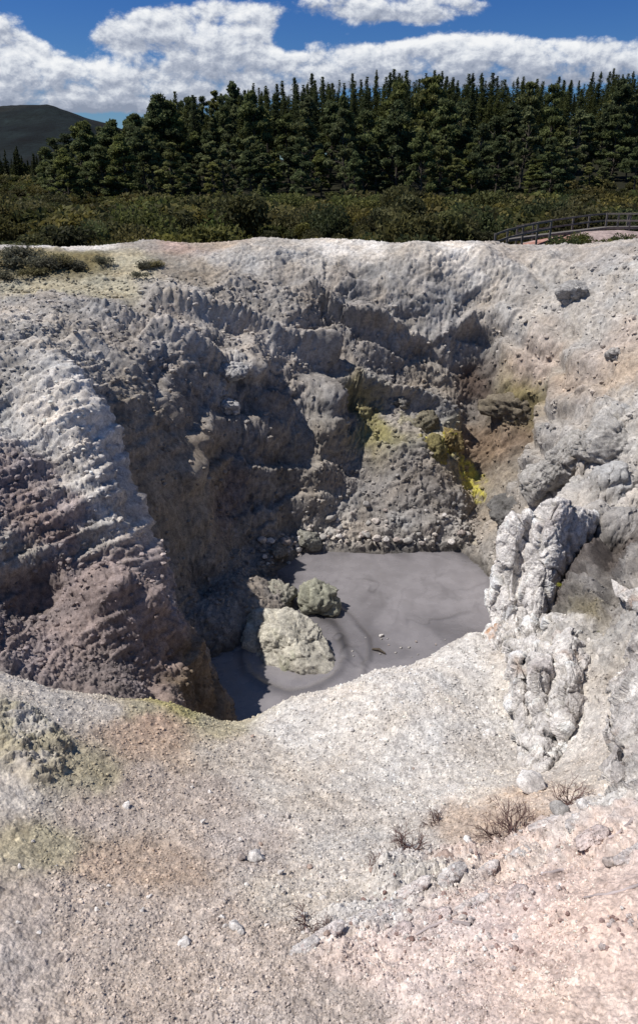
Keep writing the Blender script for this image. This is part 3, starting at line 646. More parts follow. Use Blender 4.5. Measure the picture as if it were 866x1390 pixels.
def tube(pts, rad, seg=6):
    pts = np.array(pts,float); V=[];F=[]
    for i,p in enumerate(pts):
        t = pts[min(i+1,len(pts)-1)]-pts[max(i-1,0)]; t/=np.linalg.norm(t)+1e-9
        u = np.cross(t,[.3,.9,.1]); u/=np.linalg.norm(u); w=np.cross(t,u)
        for k_ in range(seg):
            a=k_*2*math.pi/seg; V.append(p+rad[i]*(math.cos(a)*u+math.sin(a)*w))
    for i in range(len(pts)-1):
        for k_ in range(seg):
            a=i*seg+k_; b_=i*seg+(k_+1)%seg; F.append((a,b_,b_+seg,a+seg))
    return np.array(V),np.array(F)
def tubes(lst, seg=6):
    V=[];F=[];o=0
    for p,r in lst:
        v,f=tube(p,r,seg); V.append(v);F.append(f+o);o+=len(v)
    return np.vstack(V),np.vstack(F)
def conifer(seed, H, wide, bare, col, dens=1.0):
    """tapered trunk with whorled limbs, needle sprays along each limb"""
    rg = np.random.default_rng(seed); limbs=[]; pts=[]; cl_=[]; sz_=[]
    lean = rg.normal(0,.012,2)
    ax = lambda h: np.array([lean[0]*h+.12*math.sin(h*.4+seed), lean[1]*h, h])
    limbs.append(([ax(h) for h in np.linspace(0,H*.98,9)], np.linspace(.018*H,.02,9)))
    h = H*bare
    while h < H*.985:
        t = (h-H*bare)/(H*(1-bare)); L = wide*((1-t)**.9)*(0.55+.45*min(1,t*5))+.07
        nb = rg.integers(3,6)
        for q in range(nb):
            if rg.random() < .13: continue
            az = rg.uniform(0,6.283); l = L*rg.uniform(.55,1.18); rise = rg.uniform(-.05,.35)+.35*t
            dirv = np.array([math.cos(az),math.sin(az),rise])
            e = ax(h)+dirv*l
            if t < .5: limbs.append(([ax(h),ax(h)+dirv*l*.8],[.045,.015]))
            k_ = int((10+16*l)*dens); s = rg.random(k_)**.7
            spread = .10+.22*l*(.35+.65*s)
            pp = ax(h)+dirv*(s*l)[:,None]+rg.normal(size=(k_,3))*spread[:,None]*np.array([1,1,.55]); pts.append(pp)
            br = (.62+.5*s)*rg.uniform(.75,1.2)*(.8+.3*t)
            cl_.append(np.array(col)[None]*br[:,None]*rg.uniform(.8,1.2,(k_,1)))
        sz_.append(np.full(len(pts)and sum(map(len,pts))-sum(map(len,sz_)),.36*(1-.55*t)))
        h += H*rg.uniform(.014,.030)*(1-.5*t)
    pts=np.vstack(pts); cl_=np.vstack(cl_)
    v,f,c = cards(pts, np.concatenate(sz_), cl_, rg, .3)
    tv,tf = tubes(limbs,5)
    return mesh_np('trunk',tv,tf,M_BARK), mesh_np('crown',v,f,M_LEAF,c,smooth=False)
def round_pine(seed, H, wide, bare, col, fine=False):
    rg = np.random.default_rng(seed); limbs=[]; pts=[]; cl_=[]
    lean=rg.normal(0,.03,2); ax=lambda h: np.array([lean[0]*h+.3*math.sin(h*.3+seed),lean[1]*h,h])
    limbs.append(([ax(h) for h in np.linspace(0,H*.93,8)],np.linspace(.02*H,.04,8)))
    n=int(rg.integers(48,66))
    for q in range(n):
        t=rg.random()**.85; h=H*(bare+(1-bare)*t*.96); L=wide*math.sin(math.pi*min(1,.22+.78*t)**.8)**.7*rg.uniform(.35,1.05)
        az=rg.uniform(0,6.283); e=ax(h)+np.array([math.cos(az)*L,math.sin(az)*L,rg.uniform(-.3,.9)])
        limbs.append(([ax(h-.4),(ax(h)+e)/2+np.array([0,0,.15]),e],[.07,.05,.02]))
        rad=rg.uniform(.45,1.2)*wide*.25; k_=int(120*(rad/1.0)**2*1.3)+22
        d=rg.normal(size=(k_,3)); d/=np.linalg.norm(d,axis=1,keepdims=True); rr=rad*rg.random(k_)[:,None]**.45
        pp=e+d*rr*np.array([1.1,1.1,.62]); pts.append(pp)
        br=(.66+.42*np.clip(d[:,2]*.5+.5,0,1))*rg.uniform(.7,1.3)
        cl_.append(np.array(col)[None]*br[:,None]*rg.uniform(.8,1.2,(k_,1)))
    pts=np.vstack(pts); cl_=np.vstack(cl_); v,f,c=cards(pts,.33,cl_,rg,.3)
    tv,tf=tubes(limbs,5)
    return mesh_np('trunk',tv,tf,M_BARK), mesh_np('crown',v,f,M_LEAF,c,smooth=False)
DKG=(.066,.082,.034); MDG=(.118,.142,.062); LTG=(.155,.172,.078)
CON=[conifer(200+i,20,w,b,DKG) for i,(w,b) in enumerate([(2.6,.25),(2.1,.3),(3.0,.22),(2.4,.35),(1.9,.3)])]
PIN=[round_pine(300+i,13,w,b,c) for i,(w,b,c) in enumerate([(3.2,.14,MDG),(2.8,.2,LTG),(3.6,.1,MDG),(2.6,.06,LTG),(3.0,.25,MDG)])]
SAP=[conifer(400+i,6,1.5,.06,LTG,1.6) for i in range(2)]
def tree(name, protos, x, y, s, label, group, sx=1.0):
    tr, cr = random.choice(protos); z=float(gz(x,y))-.2
    e=bpy.data.objects.new(name,None); COL.objects.link(e); e.location=(x,y,z); e.rotation_euler=(0,0,random.uniform(0,6.283)); e.scale=(s*sx,s*sx,s); e.empty_display_size=.5
    tag(e,label,'tree',group); link('trunk',tr,e); link('crown',cr,e); return e
# skyline of the wood in the photo (px -> top py); the trees behind are sized so their tips reach it
SKY=[(40,232),(60,205),(90,180),(120,165),(150,172),(175,158),(200,140),(245,128),(290,133),(330,116),(400,106),(480,100),(560,94),(640,98),(700,104),(760,104),(820,96),(866,92),(960,92)]
def sky_top(px): return float(np.interp(px,[s[0] for s in SKY],[s[1] for s in SKY]))
def at_px(px, Y):
    d=ray(px,240); return d[0]*Y/d[1]
GB='dark pointed conifers at the back of the wood'
nback=0
for row,(Y,n,dj) in enumerate([(215,62,0),(196,54,8),(178,44,18)]):
    for i in range(n):
        px=230+(880-230)*(i+random.uniform(-.3,.3))/(n-1)
        if row==2: px=130+(880-130)*(i+random.uniform(-.3,.3))/(n-1)
        y=Y+random.uniform(-7,7); x=at_px(px,y)
        top=sky_top(px)+dj+random.uniform(-6,16)-5*(random.random()<.15); d=ray(px,top); zt=d[2]/d[1]*y
        hh=zt-float(gz(x,y))
        if hh<7: continue
        if px<335 and random.random()<.75:
            tree('pine_tree',PIN,x,y,hh/13,'tall round-crowned pine in the upper left part of the wood','round pines in the upper left of the wood',sx=random.uniform(.65,.9)); continue
        tree('conifer_tree',CON,x,y,hh/20,'tall dark pointed conifer at the back of the wood',GB,sx=random.uniform(.8,1.1)*min(1.25,20/hh*1.0+.1))
GF='bushy pines along the front of the wood'
for row,(Y,n,a,b_) in enumerate([(158,34,.62,.95),(142,34,.38,.8),(126,32,.22,.55)]):
    for i in range(n):
        px=70+(880-70)*(i+random.uniform(-.45,.45))/(n-1)
        if row==2 and (425<px<560): continue
        y=Y+random.uniform(-5,5); x=at_px(px,y); st=sky_top(px); f_=random.uniform(a,b_)
        if px<240: f_=min(1,f_+.3)
        top=268-(268-st)*f_; d=ray(px,top); hh=d[2]/d[1]*y-float(gz(x,y))
        hh=max(hh,4.5)
        tree('pine_tree',PIN,x,y,hh/13,'bushy grey-green pine at the front of the wood' ,GF,sx=min(1.5,random.uniform(.85,1.15)*max(.8,(13/hh)**.5)))
for i in range(16):
    px=random.uniform(62,235); y=random.uniform(148,172); x=at_px(px,y); top=sky_top(px)+random.uniform(2,30); d=ray(px,top); hh=d[2]/d[1]*y-float(gz(x,y))
    tree('pine_tree',PIN,x,y,hh/13,'dense pine in the low left end of the wood','pines at the left end of the wood',sx=min(1.5,random.uniform(.9,1.15)*max(.8,(13/hh)**.5)))
# lone trees one can tell apart
for px,Y,top,pr,lab,nm in [(92,140,196,PIN,'broad pine at the left end of the wood','pine_tree'),(120,146,166,PIN,'tallest pine at the left end of the wood','pine_tree'),(248,165,120,CON,'dark conifer poking above the left part of the wood','conifer_tree'),(268,170,126,CON,'second dark conifer beside the one poking above the left wood','conifer_tree'),
    (352,112,248,SAP,'small light green young pine in front of the wood','pine_tree'),(482,118,206,PIN,'pale slim pine standing before the dark trunks','pine_tree'),(648,122,172,PIN,'light bushy pine in the middle of the right wood edge','pine_tree')]:
    x=at_px(px,Y); d=ray(px,top); hh=d[2]/d[1]*Y-float(gz(x,Y)); H0={id(PIN):13,id(CON):20,id(SAP):6}[id(pr)]
    tree(nm,pr,x,Y,hh/H0,lab,None,sx=.9)
# the rest of the wood between and behind, one mass
def forest_mass():
    rg=np.random.default_rng(77); VV=[];FF=[];CC_=[];o=0
    src=[m[1] for m in CON]; dat=[]
    for m in src:
        v=np.empty(len(m.vertices)*3,np.float32); m.vertices.foreach_get('co',v); c=np.empty(len(m.vertices)*4,np.float32); m.color_attributes['Col'].data.foreach_get('color',c)
        v=v.reshape(-1,4,3); c=c.reshape(-1,4,4); dat.append((v[::2],c[::2]))
    for i in range(230):
        y=rg.uniform(165,250); px=rg.uniform(170,960); x=at_px(px,y); top=sky_top(px)+rg.uniform(3,40); d=ray(px,top); hh=d[2]/d[1]*y-float(gz(x,y))
        if hh<6: continue
        v,c=dat[rg.integers(len(dat))]; s=hh/20; w=s*min(1.3,20/hh); q=v.reshape(-1,3)*np.array([w,w,s])+np.array([x,y,float(gz(x,y))])
        VV.append(q); CC_.append(c.reshape(-1,4)[:,:3]); FF.append(np.arange(len(q)).reshape(-1,4)+o); o+=len(q)
    return mesh_np('forest',np.vstack(VV),np.vstack(FF),M_LEAF,np.vstack(CC_)*.8,smooth=False)
tag(link('forest',forest_mass()),'dark mass of conifers filling the wood',kind='stuff')

# scrub between rim and wood
def shrub_mesh(seed, col, w=1.0, h=1.0, n=420, size=.16):
    rg=np.random.default_rng(seed); pts=[];cl_=[]
    for q in range(9):
        a=rg.uniform(0,6.283); r=w*.55*rg.random()**.5; c=np.array([math.cos(a)*r,math.sin(a)*r,h*rg.uniform(.35,.7)]); rad=rg.uniform(.28,.48)
        k_=n//9; d=rg.normal(size=(k_,3)); d/=np.linalg.norm(d,axis=1,keepdims=True); pp=c+d*rad*rg.random(k_)[:,None]**.4*np.array([w,w,h*.9])
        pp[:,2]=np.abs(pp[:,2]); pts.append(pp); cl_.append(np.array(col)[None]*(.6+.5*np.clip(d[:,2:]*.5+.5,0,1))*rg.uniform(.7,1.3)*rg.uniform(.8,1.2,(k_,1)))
    v,f,c=cards(np.vstack(pts),size,np.vstack(cl_),rg,.5); return mesh_np('shrub',v,f,M_SHRUB,c,smooth=False)
SHC=[(.092,.098,.038),(.100,.093,.040),(.076,.090,.037),(.084,.086,.040),(.110,.106,.044)]
SHR=[shrub_mesh(500+i,c,n=3000,size=.07) for i,c in enumerate(SHC)]
rg=np.random.default_rng(9); placed=[]
def shrub(x,y,s,pr,label,group,hs=1.0,z=None):
    o=link('shrub',pr); o.location=(x,y,(float(gz(x,y)) if z is None else z)-.1); o.scale=(s,s,s*hs); o.rotation_euler=(0,0,random.uniform(0,6.28)); return tag(o,label,'shrub',group)
cnt=0
while cnt<230:
    y=42+52*rg.random()**1.6; px=rg.uniform(-30,890); x=at_px(px,y)
    if 655<px<890 and y<53 and not (y<45.5) and rg.random()<.93: continue
    if 605<px<645 and y<50: continue
    shrub(x,y,(rg.uniform(.8,1.5)+1.3*(rg.random()<.25))*(1+(y-42)/90),SHR[rg.integers(5)],'olive brown scrub bush on the flat behind the crater','heath bushes between the rim and the wood',rg.uniform(.8,1.3)); cnt+=1
for px,Y,s,lab in [(775,47,1.6,'round green bush in front of the boardwalk fence'),(700,44.5,.9,'low dark bush at the left foot of the fence'),(840,46,1.1,'brownish bush before the right end of the fence'),(650,45.5,.9,'dark green bush beside the orange soil patch'),(728,45,.7,'small bush under the climbing part of the fence'),(800,48.5,1.0,'low olive bush on the pink bank'),(862,47,1.3,'brownish bush cut by the right edge of the photo')]:
    shrub(at_px(px,Y),Y,s,SHR[2],lab,None,1.0)
def scrub_mass():
    rg=np.random.default_rng(78); VV=[];FF=[];CC_=[];o=0; dat=[]
    for m in SHR:
        v=np.empty(len(m.vertices)*3,np.float32); m.vertices.foreach_get('co',v); c=np.empty(len(m.vertices)*4,np.float32); m.color_attributes['Col'].data.foreach_get('color',c)
        vv=v.reshape(-1,4,3); ctr=vv.mean(1,keepdims=True); vv=ctr+(vv-ctr)*1.9; dat.append((vv[::6],c.reshape(-1,4,4)[::6]))
    for i in range(1500):
        y=68+52*rg.random(); px=rg.uniform(-60,930); x=at_px(px,y)
        if i>1250: y=rg.uniform(112,132); px=rg.uniform(60,930); x=at_px(px,y)
        elif i>1000: y=rg.uniform(140,420); px=rg.uniform(-60,110); x=at_px(px,y)
        v,c=dat[rg.integers(len(dat))]; s=(rg.uniform(1.1,2.2)+1.5*(rg.random()<.2))*(1 if y<105 else .8 if y<165 else 1.8); q=v.reshape(-1,3)*np.array([s,s,s*.8])+np.array([x,y,float(gz(x,y))-.1])
        VV.append(q);CC_.append(c.reshape(-1,4)[:,:3]*rg.uniform(.45,1.35)*np.array([rg.uniform(.88,1.08),1,rg.uniform(.8,1.1)]));FF.append(np.arange(len(q)).reshape(-1,4)+o);o+=len(q)
    return mesh_np('scrub',np.vstack(VV),np.vstack(FF),M_SHRUB,np.vstack(CC_),smooth=False)
tag(link('scrub',scrub_mass()),'olive heath scrub reaching to the foot of the wood',kind='stuff')
# low bushes on the left plateau
LOW=[shrub_mesh(600+i,c,n=900,size=.085) for i,c in enumerate([(.15,.145,.10),(.12,.12,.085)])]
for px,py,s in [(12,368,.8),(30,362,.9),(52,366,.8),(70,372,.8),(88,366,.7),(104,370,.7),(18,352,.6),(196,368,.55),(212,366,.5),(45,378,.6),(5,384,.6),(140,362,.5),(78,358,.6),(190,388,.4)]:
    p,c,n=on_terrain(px,py); o=link('shrub',random.choice(LOW)); o.location=p-np.array([0,0,.05]); o.scale=(s*1.3,s*1.1,s*.75); o.rotation_euler=(0,0,random.uniform(0,6)); tag(o,'low grey-green bush on the pale ground inside the far left rim','shrub','low bushes on the left plateau')
# distant trees left
# ------------------------------------------------------------------ dead twigs on the near slope
def twig_mesh(seed, h, n):
    rg=np.random.default_rng(seed); L=[]
    def grow(p,d,l,r,depth):
        q=p+d*l*.5+rg.normal(0,.06,3)*l; e=q+d*l*.5
        L.append(([p,q,e],[r,r*.8,r*.5]))
        if depth>0:
            for _ in range(rg.integers(2,4)):
                nd=d+rg.normal(0,.55,3); nd/=np.linalg.norm(nd); grow(e if rg.random()<.6 else q,nd,l*rg.uniform(.55,.8),r*.6,depth-1)
    for i in range(n):
        a=rg.uniform(0,6.283); d=np.array([math.cos(a)*.8,math.sin(a)*.8,rg.uniform(.4,1.1)]); d/=np.linalg.norm(d); grow(np.array([rg.normal(0,.03),rg.normal(0,.03),-.02]),d,h*.42,.0055,3)
    v,f=tubes(L,4); return mesh_np('twigs',v,f,M_TWIG)
TW=[twig_mesh(700,.34,30),twig_mesh(701,.27,20),twig_mesh(702,.22,14)]
for px,py,s,i,lab in [(694,1146,1.3,0,'biggest dry twiggy bush on the near slope at right'),(556,1160,1.1,1,'dry twig tuft at the left of the biggest one'),(588,1118,.8,2,'small upright dry twigs on the pale gravel'),(774,1098,1.1,1,'grey dry twigs below the right outcrop'),(418,1262,.9,2,'dry twig tuft low on the gravel near the bottom'),(505,1178,.6,2,'tiny dry twig tuft left of the brown stones')]:
    p,c,n=on_terrain(px,py); o=link('dead_shrub',TW[i]); o.location=p; o.scale=(s,s,s*.8); o.rotation_euler=(0,0,random.uniform(0,6)); tag(o,lab,'dead shrub')
MOSS=[shrub_mesh(620+i,(.36,.38,.07),w=.35,n=260,size=.04) for i in range(2)]
for px,py,s_ in [(790,742,.16),(782,766,.2),(796,778,.14),(777,812,.17),(786,822,.2),(772,832,.14),(806,735,.1),(760,850,.13),(812,868,.1)]:
    p,c,n=on_terrain(px,py); o=link('moss_tuft',random.choice(MOSS)); o.location=p-np.array([0,0,.02]); o.scale=(s_*1.2,s_,s_*.45); o.rotation_euler=(0,0,random.uniform(0,6)); tag(o,'small yellow-green moss tuft on the dark slope right of the pillar','moss','moss tufts on the dark slope')
# roots / crust ridges on the pink ledge
def root(name, pxs, r, label):
    P_=[on_terrain(*q)[0]+np.array([0,0,r*.4]) for q in pxs]; q=[]
    for a,b_ in zip(P_[:-1],P_[1:]):
        for t in (0,.25,.5,.75): q.append(a*(1-t)+b_*t+rng.normal(0,r*.35,3))
    q.append(P_[-1]); v,f=tube(q,[r*(1-.5*i/len(q))*random.uniform(.8,1.2) for i in range(len(q))],8)
    tag(link(name,mesh_np(name,v,f,M_PALEWOOD)),label,'root')
M_PALEWOOD=bark_mat('bleached_wood',(.42,.36,.35))
root('root',[(858,1150),(815,1168),(770,1190),(738,1205)],.018,'long bleached root lying along the pink crust at right')
root('root',[(866,1128),(840,1144),(806,1160)],.014,'short bleached root above the long one at right')
root('root',[(866,1200),(830,1212),(790,1222)],.012,'thin pale root low on the pink crust at the right edge')
root('root',[(640,1262),(600,1256),(560,1275)],.012,'pale root near the bottom of the pink crust')
root('root',[(700,1208),(665,1222),(640,1240)],.014,'bleached root in the middle of the pink crust')
# things in the mud
v,f=tube([W(505,882,16.9)+np.array([0,0,.03]),W(514,884,16.85)+np.array([0,0,.06]),W(523,889,16.7)+np.array([0,0,.04])],[.03,.045,.02],6)
tag(link('stick',mesh_np('stick',v,f,M_BARK)),'dark short stick lying on the mud','stick')
p=W(517,864,17.55); o=link('stone',STONES[3]); o.location=(p[0],p[1],-11.97); o.scale=(.09,.08,.07); tag(o,'single white stone on the mud surface','stone')
for i in range(26):
    px,py=random.uniform(470,620),random.uniform(862,915); d=ray(px,py); p=d*(-12/d[2]); o=link('stone',STONES[5] if i%4 else STONES[2]); s=random.uniform(.02,.05); o.location=(p[0],p[1],-11.985); o.scale=(s,s,s*.7); tag(o,'tiny dark stone stuck in the mud near the lip','stone','tiny stones stuck in the mud')

# ------------------------------------------------------------------ boardwalk fence
def bar(a,b_,w,h):
    a=np.array(a,float);b_=np.array(b_,float);t=b_-a;t/=np.linalg.norm(t); s=np.cross(t,[0,0,1]); 
    if np.linalg.norm(s)<.1: s=np.array([1,0,0.])
    s/=np.linalg.norm(s);u=np.cross(s,t); V=[]
    for p in (a,b_):
        for i,j in ((-1,-1),(1,-1),(1,1),(-1,1)): V.append(p+s*i*w/2+u*j*h/2)
    return np.array(V),np.array([(0,1,2,3),(7,6,5,4),(0,4,5,1),(1,5,6,2),(2,6,7,3),(3,7,4,0)])
def fence(label, pts, zs, hgt=1.05, mid=True):
    e=bpy.data.objects.new('boardwalk_fence',None); COL.objects.link(e); base=np.array([pts[0][0],pts[0][1],zs[0]]); e.location=base; tag(e,label,'fence','timber fences of the boardwalk')
    top=[]
    for (x,y),z in zip(pts,zs):
        g=min(z,float(gz(x,y)))-.6
        v,f=bar((x,y,g),(x,y,z+hgt+.06),.11,.11); link('post',mesh_np('post',v-base,f,M_WOOD,smooth=False),e); top.append(np.array([x,y,z+hgt]))
    for a,b_ in zip(top[:-1],top[1:]):
        for dz in ((.0,-.45) if mid else (0,)):
            off=np.array([0,-.075,dz]); v,f=bar(a+off,b_+off,.05,.11); link('rail',mesh_np('rail',v-base,f,M_WOOD,smooth=False),e)
    return e
def fpts(lst):
    P_=[];Z_=[]
    for px,py,Y in lst:
        w=W(px,py,Y); P_.append((w[0],w[1])); Z_.append(w[2]-1.05)
    return P_,Z_
fa=fpts([(672,318,46.5),(689,312,47),(710,307,47.5),(730,303,48),(748,300,48.5)]); fence('weathered timber fence climbing from the left foot of the boardwalk',*fa)
fb=fpts([(702,307,53),(724,303,53),(748,299,53.2),(778,295,53.5),(800,292,54),(824,290,54.5),(853,290,55)]); fence('long timber handrail behind the pink bank',*fb)
fc=fpts([(824,290,53.9),(840,290,53.6),(856,290,53.3),(880,290,53),(905,290,52.8)]); fence('timber fence at the right edge of the boardwalk',*fc)
# boardwalk deck
pd=[W(690,324,48.6),W(735,318,50.6),W(778,313,52.2),W(824,307.5,53.8),W(905,307,53.6)]
V_=[];
for p in pd: V_+= [p+np.array([-.1,-.5,0]),p+np.array([.1,.5,0]),p+np.array([.1,.5,-.15]),p+np.array([-.1,-.5,-.15])]
F_=[]
for i in range(len(pd)-1):
    for q in range(4): F_.append((i*4+q,i*4+(q+1)%4,(i+1)*4+(q+1)%4,(i+1)*4+q))
F_ += [(0,3,2,1),tuple(len(pd)*4-4+i for i in range(4))]
tag(link('boardwalk',mesh_np('boardwalk',np.array(V_),np.array(F_),M_WOOD,smooth=False)),'narrow grey timber boardwalk on the pink bank','boardwalk')

# ------------------------------------------------------------------ far hill
def hill():
    x=np.linspace(-1700,300,160); y=np.linspace(900,2600,90); yy,xx=np.meshgrid(y,x,indexing='ij')
    q=np.stack([xx.ravel(),yy.ravel(),0*xx.ravel()],1)
    az=q[:,0]/q[:,1]
    pxs=[-300,-100,0,40,80,115,150,200,260,400]; py=[170,150,141,139,149,163,182,205,228,250]
    el=np.interp(392+az*FPX*1.07,pxs,[(-SP+(650-p)/FPX*CP)/(CP+(650-p)/FPX*SP) for p in py])
    prof=np.exp(-((q[:,1]-1650)/420)**2)
    q[:,2]=el*1650*prof*np.clip(1,0,1)+22*fbm(q*.006,5,.55)*prof-8
    c=np.array([.006,.010,.0105])*(1+1.7*fbm(q*.012+4,5,.6))[:,None]+np.array([.007,.004,.002])*sstep(0,.3,fbm(q*.005+9,4))[:,None]
    n_,m_=xx.shape; i2=np.arange(n_-1)[:,None]*m_+np.arange(m_-1)[None]
    return mesh_np('hill',q,np.stack([i2,i2+1,i2+m_+1,i2+m_],-1).reshape(-1,4),M_HILL,np.clip(c,.003,1))
M_HILL=rock_material('hill_bush',.12,.03,.6,3.0)
tag(link('hill',hill()),kind='structure')
def far_wood():
    rg=np.random.default_rng(79);VV=[];FF=[];CC_=[];o=0;dat=[]
    for m in [c[1] for c in CON[:3]]+[p[1] for p in PIN[:2]]:
        v=np.empty(len(m.vertices)*3,np.float32); m.vertices.foreach_get('co',v); c=np.empty(len(m.vertices)*4,np.float32); m.color_attributes['Col'].data.foreach_get('color',c)
        v=v.reshape(-1,4,3); ctr=v.mean(1,keepdims=True); v=ctr+(v-ctr)*2.6; dat.append((v[::8],c.reshape(-1,4,4)[::8]))
    for i in range(240):
        y=rg.uniform(380,620); px=rg.uniform(-60,175); x=at_px(px,y); v,c=dat[rg.integers(len(dat))]; s=rg.uniform(.55,.85)*(1.1 if px<60 else .8)
        q=v.reshape(-1,3)*s+np.array([x,y,float(gz(x,y))]); VV.append(q);CC_.append(c.reshape(-1,4)[:,:3]*.45);FF.append(np.arange(len(q)).reshape(-1,4)+o);o+=len(q)
    return mesh_np('distant_forest',np.vstack(VV),np.vstack(FF),M_LEAF,np.vstack(CC_),smooth=False)
tag(link('distant_forest',far_wood()),'dark distant forest under the far hill at left',kind='stuff')

# ------------------------------------------------------------------ world: sky with cumulus, and the sun
SUN_EL=R(58); SUN=np.array([-.999,-.03])
w=bpy.data.worlds.new('World'); scene.world=w; w.cycles.sampling_method='MANUAL'; w.cycles.sample_map_resolution=512; w.use_nodes=True; nt=w.node_tree; nt.nodes.clear()
out=nt.nodes.new('ShaderNodeOutputWorld')
sky=nt.nodes.new('ShaderNodeTexSky'); sky.sky_type='NISHITA'; sky.sun_disc=False; sky.sun_elevation=SUN_EL; sky.sun_rotation=math.atan2(SUN[0],SUN[1]); sky.air_density=1.0; sky.dust_density=.3; sky.ozone_density=2.0
hs=N(nt,'ShaderNodeHueSaturation',Saturation=1.25,Value=.9); nt.links.new(sky.outputs[0],hs.inputs['Color'])
tc0=N(nt,'ShaderNodeTexCoord'); sp0=N(nt,'ShaderNodeSeparateXYZ'); nt.links.new(tc0.outputs['Generated'],sp0.inputs[0])
tint=ramp(nt,sp0.outputs[2],[(0.0,(.50,.72,1.0)),(.10,(.42,.64,1.0)),(.22,(.31,.54,.98)),(.6,(.8,.9,1.0))])
bg1=N(nt,'ShaderNodeBackground',Strength=.085); nt.links.new(mixc(nt,hs.outputs[0],tint,1.0),bg1.inputs[0])
tc=N(nt,'ShaderNodeTexCoord'); sep=N(nt,'ShaderNodeSeparateXYZ'); nt.links.new(tc.outputs['Generated'],sep.inputs[0])
def mth(op,a,b_=None,c=None):
    n=nt.nodes.new('ShaderNodeMath'); n.operation=op
    for i,v in enumerate((a,b_,c)):
        if v is None: continue
        if hasattr(v,'is_output'): nt.links.new(v,n.inputs[i])
        else: n.inputs[i].default_value=v
    return n.outputs[0]
az=mth('ARCTAN2',sep.outputs[0],sep.outputs[1]); el=sep.outputs[2]
def azel(px,py):
    d=ray(px,py); d=d/np.linalg.norm(d); return math.atan2(d[0],d[1]), d[2]
cmb=N(nt,'ShaderNodeCombineXYZ'); nt.links.new(az,cmb.inputs[0]); nt.links.new(mth('MULTIPLY',el,1.6),cmb.inputs[1])
wn=N(nt,'ShaderNodeTexNoise',Scale=14.0,Detail=3.0); nt.links.new(cmb.outputs[0],wn.inputs['Vector'])
wsub=N(nt,'ShaderNodeVectorMath',operation='MULTIPLY_ADD'); nt.links.new(wn.outputs['Color'],wsub.inputs[0]); wsub.inputs[1].default_value=(.022,.022,.022); nt.links.new(cmb.outputs[0],wsub.inputs[2])
def billow(shift):
    of=N(nt,'ShaderNodeVectorMath',operation='ADD'); nt.links.new(wsub.outputs[0],of.inputs[0]); of.inputs[1].default_value=shift
    vo=N(nt,'ShaderNodeTexVoronoi',feature='SMOOTH_F1',voronoi_dimensions='2D',Scale=22.0,Detail=5.0,Roughness=.58,Lacunarity=2.3); vo.normalize=True; vo.inputs['Smoothness'].default_value=.35; nt.links.new(of.outputs[0],vo.inputs['Vector'])
    return mth('SUBTRACT',1.0,vo.outputs['Distance'])
bl=billow((0,0,0)); bl2=billow((-.004,.010,0))
ns=N(nt,'ShaderNodeTexNoise',Scale=20.0,Detail=7.0,Roughness=.52); nt.links.new(cmb.outputs[0],ns.inputs['Vector'])
CL=[(15,35,45,28,1.0),(70,105,85,36,1.1),(10,110,60,32,.9),(165,115,60,28,.9),(120,48,30,12,.55),(190,45,60,20,.95),(270,65,75,30,1.1),(345,85,70,35,1.15),(300,125,110,22,.9),(240,15,70,16,.8),(330,35,45,20,.8),(470,8,110,20,1.1),(590,10,70,16,1.0),(420,100,50,22,.8),(500,85,70,30,1.0),(590,75,75,32,1.15),(690,72,70,34,1.2),(760,85,60,24,1.0),(850,75,45,26,1.05),(840,-2,30,6,.6),(82,38,34,24,-.8),(392,52,26,30,-.6),(545,45,50,12,-.45),(172,92,30,9,-.4),(745,26,110,20,-.5),(130,160,40,8,-.4),(215,75,30,10,-.4),(90,145,110,14,.8),(700,100,200,16,.7)]
dens=None; shd=None
for px,py,rx,ry,wt in CL:
    a0,e0=azel(px,py); sx=rx/FPX*1.0; sy=ry/FPX*.92
    u=mth('MULTIPLY',mth('SUBTRACT',az,a0),1/sx); v=mth('MULTIPLY',mth('SUBTRACT',el,e0),1/sy)
    r2=mth('ADD',mth('MULTIPLY',u,u),mth('MULTIPLY',v,v)); g=mth('MULTIPLY',mth('EXPONENT',mth('MULTIPLY',r2,-.9)),wt)
    s=mth('MULTIPLY',g,v)
    dens=g if dens is None else mth('ADD',dens,g); shd=s if shd is None else mth('ADD',shd,s)
over=N(nt,'ShaderNodeMapRange'); nt.links.new(el,over.inputs[0]); over.inputs[1].default_value=.27; over.inputs[2].default_value=.5; over.inputs[4].default_value=.64  # overhead clouds above the view, added to lift and neutralise the ambient light
dn=mth('ADD',mth('MINIMUM',dens,1.2),over.outputs[0])
val=mth('ADD',mth('MULTIPLY_ADD',dn,.70,-.72),mth('ADD',mth('MULTIPLY',mth('SUBTRACT',bl,.62),.95),mth('MULTIPLY',mth('SUBTRACT',ns.outputs[0],.5),.55)))
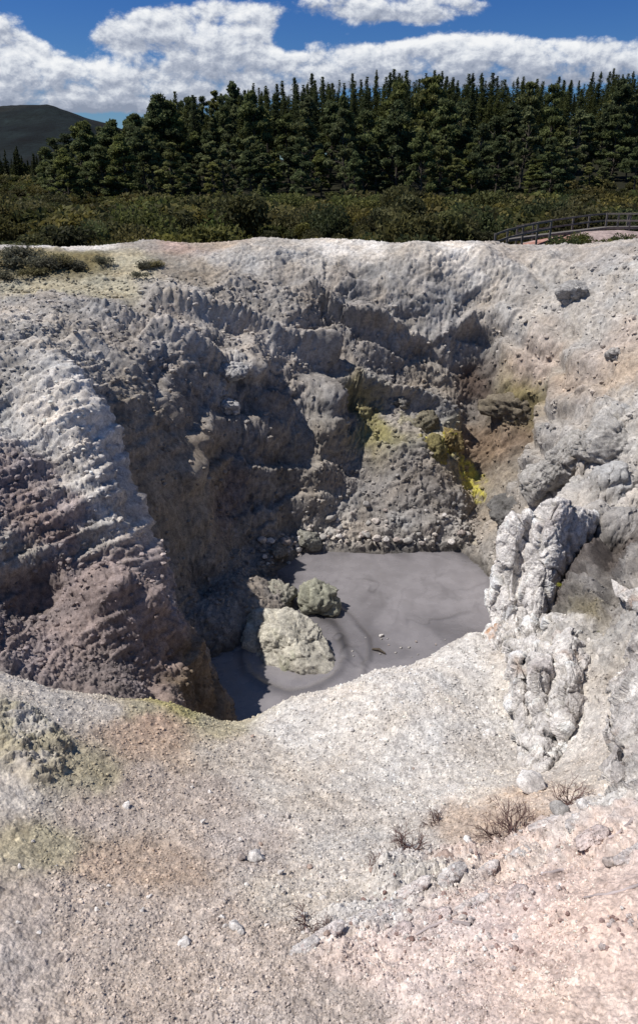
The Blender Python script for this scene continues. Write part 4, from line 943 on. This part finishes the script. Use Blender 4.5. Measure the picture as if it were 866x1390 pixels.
mr=N(nt,'ShaderNodeMapRange',interpolation_type='SMOOTHSTEP'); nt.links.new(val,mr.inputs[0]); mr.inputs[1].default_value=-.13; mr.inputs[2].default_value=.18
light=mth('ADD',mth('MULTIPLY',mth('SUBTRACT',bl,bl2),2.0),mth('MULTIPLY',mth('SUBTRACT',ns.outputs[0],.5),.12))
sh=mth('DIVIDE',shd,mth('ADD',mth('MAXIMUM',dens,0.0),.3))
lv=mth('ADD',mth('MULTIPLY_ADD',sh,.72,.46),light); lv=mth('SUBTRACT',lv,mth('MULTIPLY',mth('MAXIMUM',mth('SUBTRACT',val,.28),0),.5))
crp=ramp(nt,lv,[(0.0,(.27,.31,.40)),(.35,(.42,.46,.55)),(.7,(.74,.77,.82)),(1.0,(.93,.94,.95))])
bg2=N(nt,'ShaderNodeBackground',Strength=1.0); nt.links.new(crp,bg2.inputs[0])
mx=nt.nodes.new('ShaderNodeMixShader'); nt.links.new(mth('MULTIPLY',mr.outputs[0],.97),mx.inputs[0]); nt.links.new(bg1.outputs[0],mx.inputs[1]); nt.links.new(bg2.outputs[0],mx.inputs[2]); nt.links.new(mx.outputs[0],out.inputs[0])
sl=bpy.data.lights.new('sun','SUN'); sl.energy=5.2; sl.angle=R(.5); sl.color=(1,.955,.89); so=bpy.data.objects.new('sun',sl); COL.objects.link(so)
from mathutils import Vector
sd=Vector((SUN[0]*math.cos(SUN_EL),SUN[1]*math.cos(SUN_EL),math.sin(SUN_EL))); so.rotation_euler=sd.to_track_quat('Z','Y').to_euler(); so.location=sd*50

# ------------------------------------------------------------------ camera
cam=bpy.data.cameras.new('camera'); co=bpy.data.objects.new('camera',cam); COL.objects.link(co)
cam.sensor_fit='VERTICAL'; cam.sensor_height=36; cam.lens=36*FPX/1390; cam.clip_start=.1; cam.clip_end=12000
cam.shift_y=-(695-650)/1390*1.0
co.rotation_euler=(R(90)-math.atan(TP),0,0)
scene.camera=co
cy=scene.cycles; cy.max_bounces=4; cy.diffuse_bounces=3; cy.glossy_bounces=2; cy.transmission_bounces=3; cy.transparent_max_bounces=4
scene.view_settings.view_transform='Standard'; scene.view_settings.look='None'; scene.view_settings.exposure=0
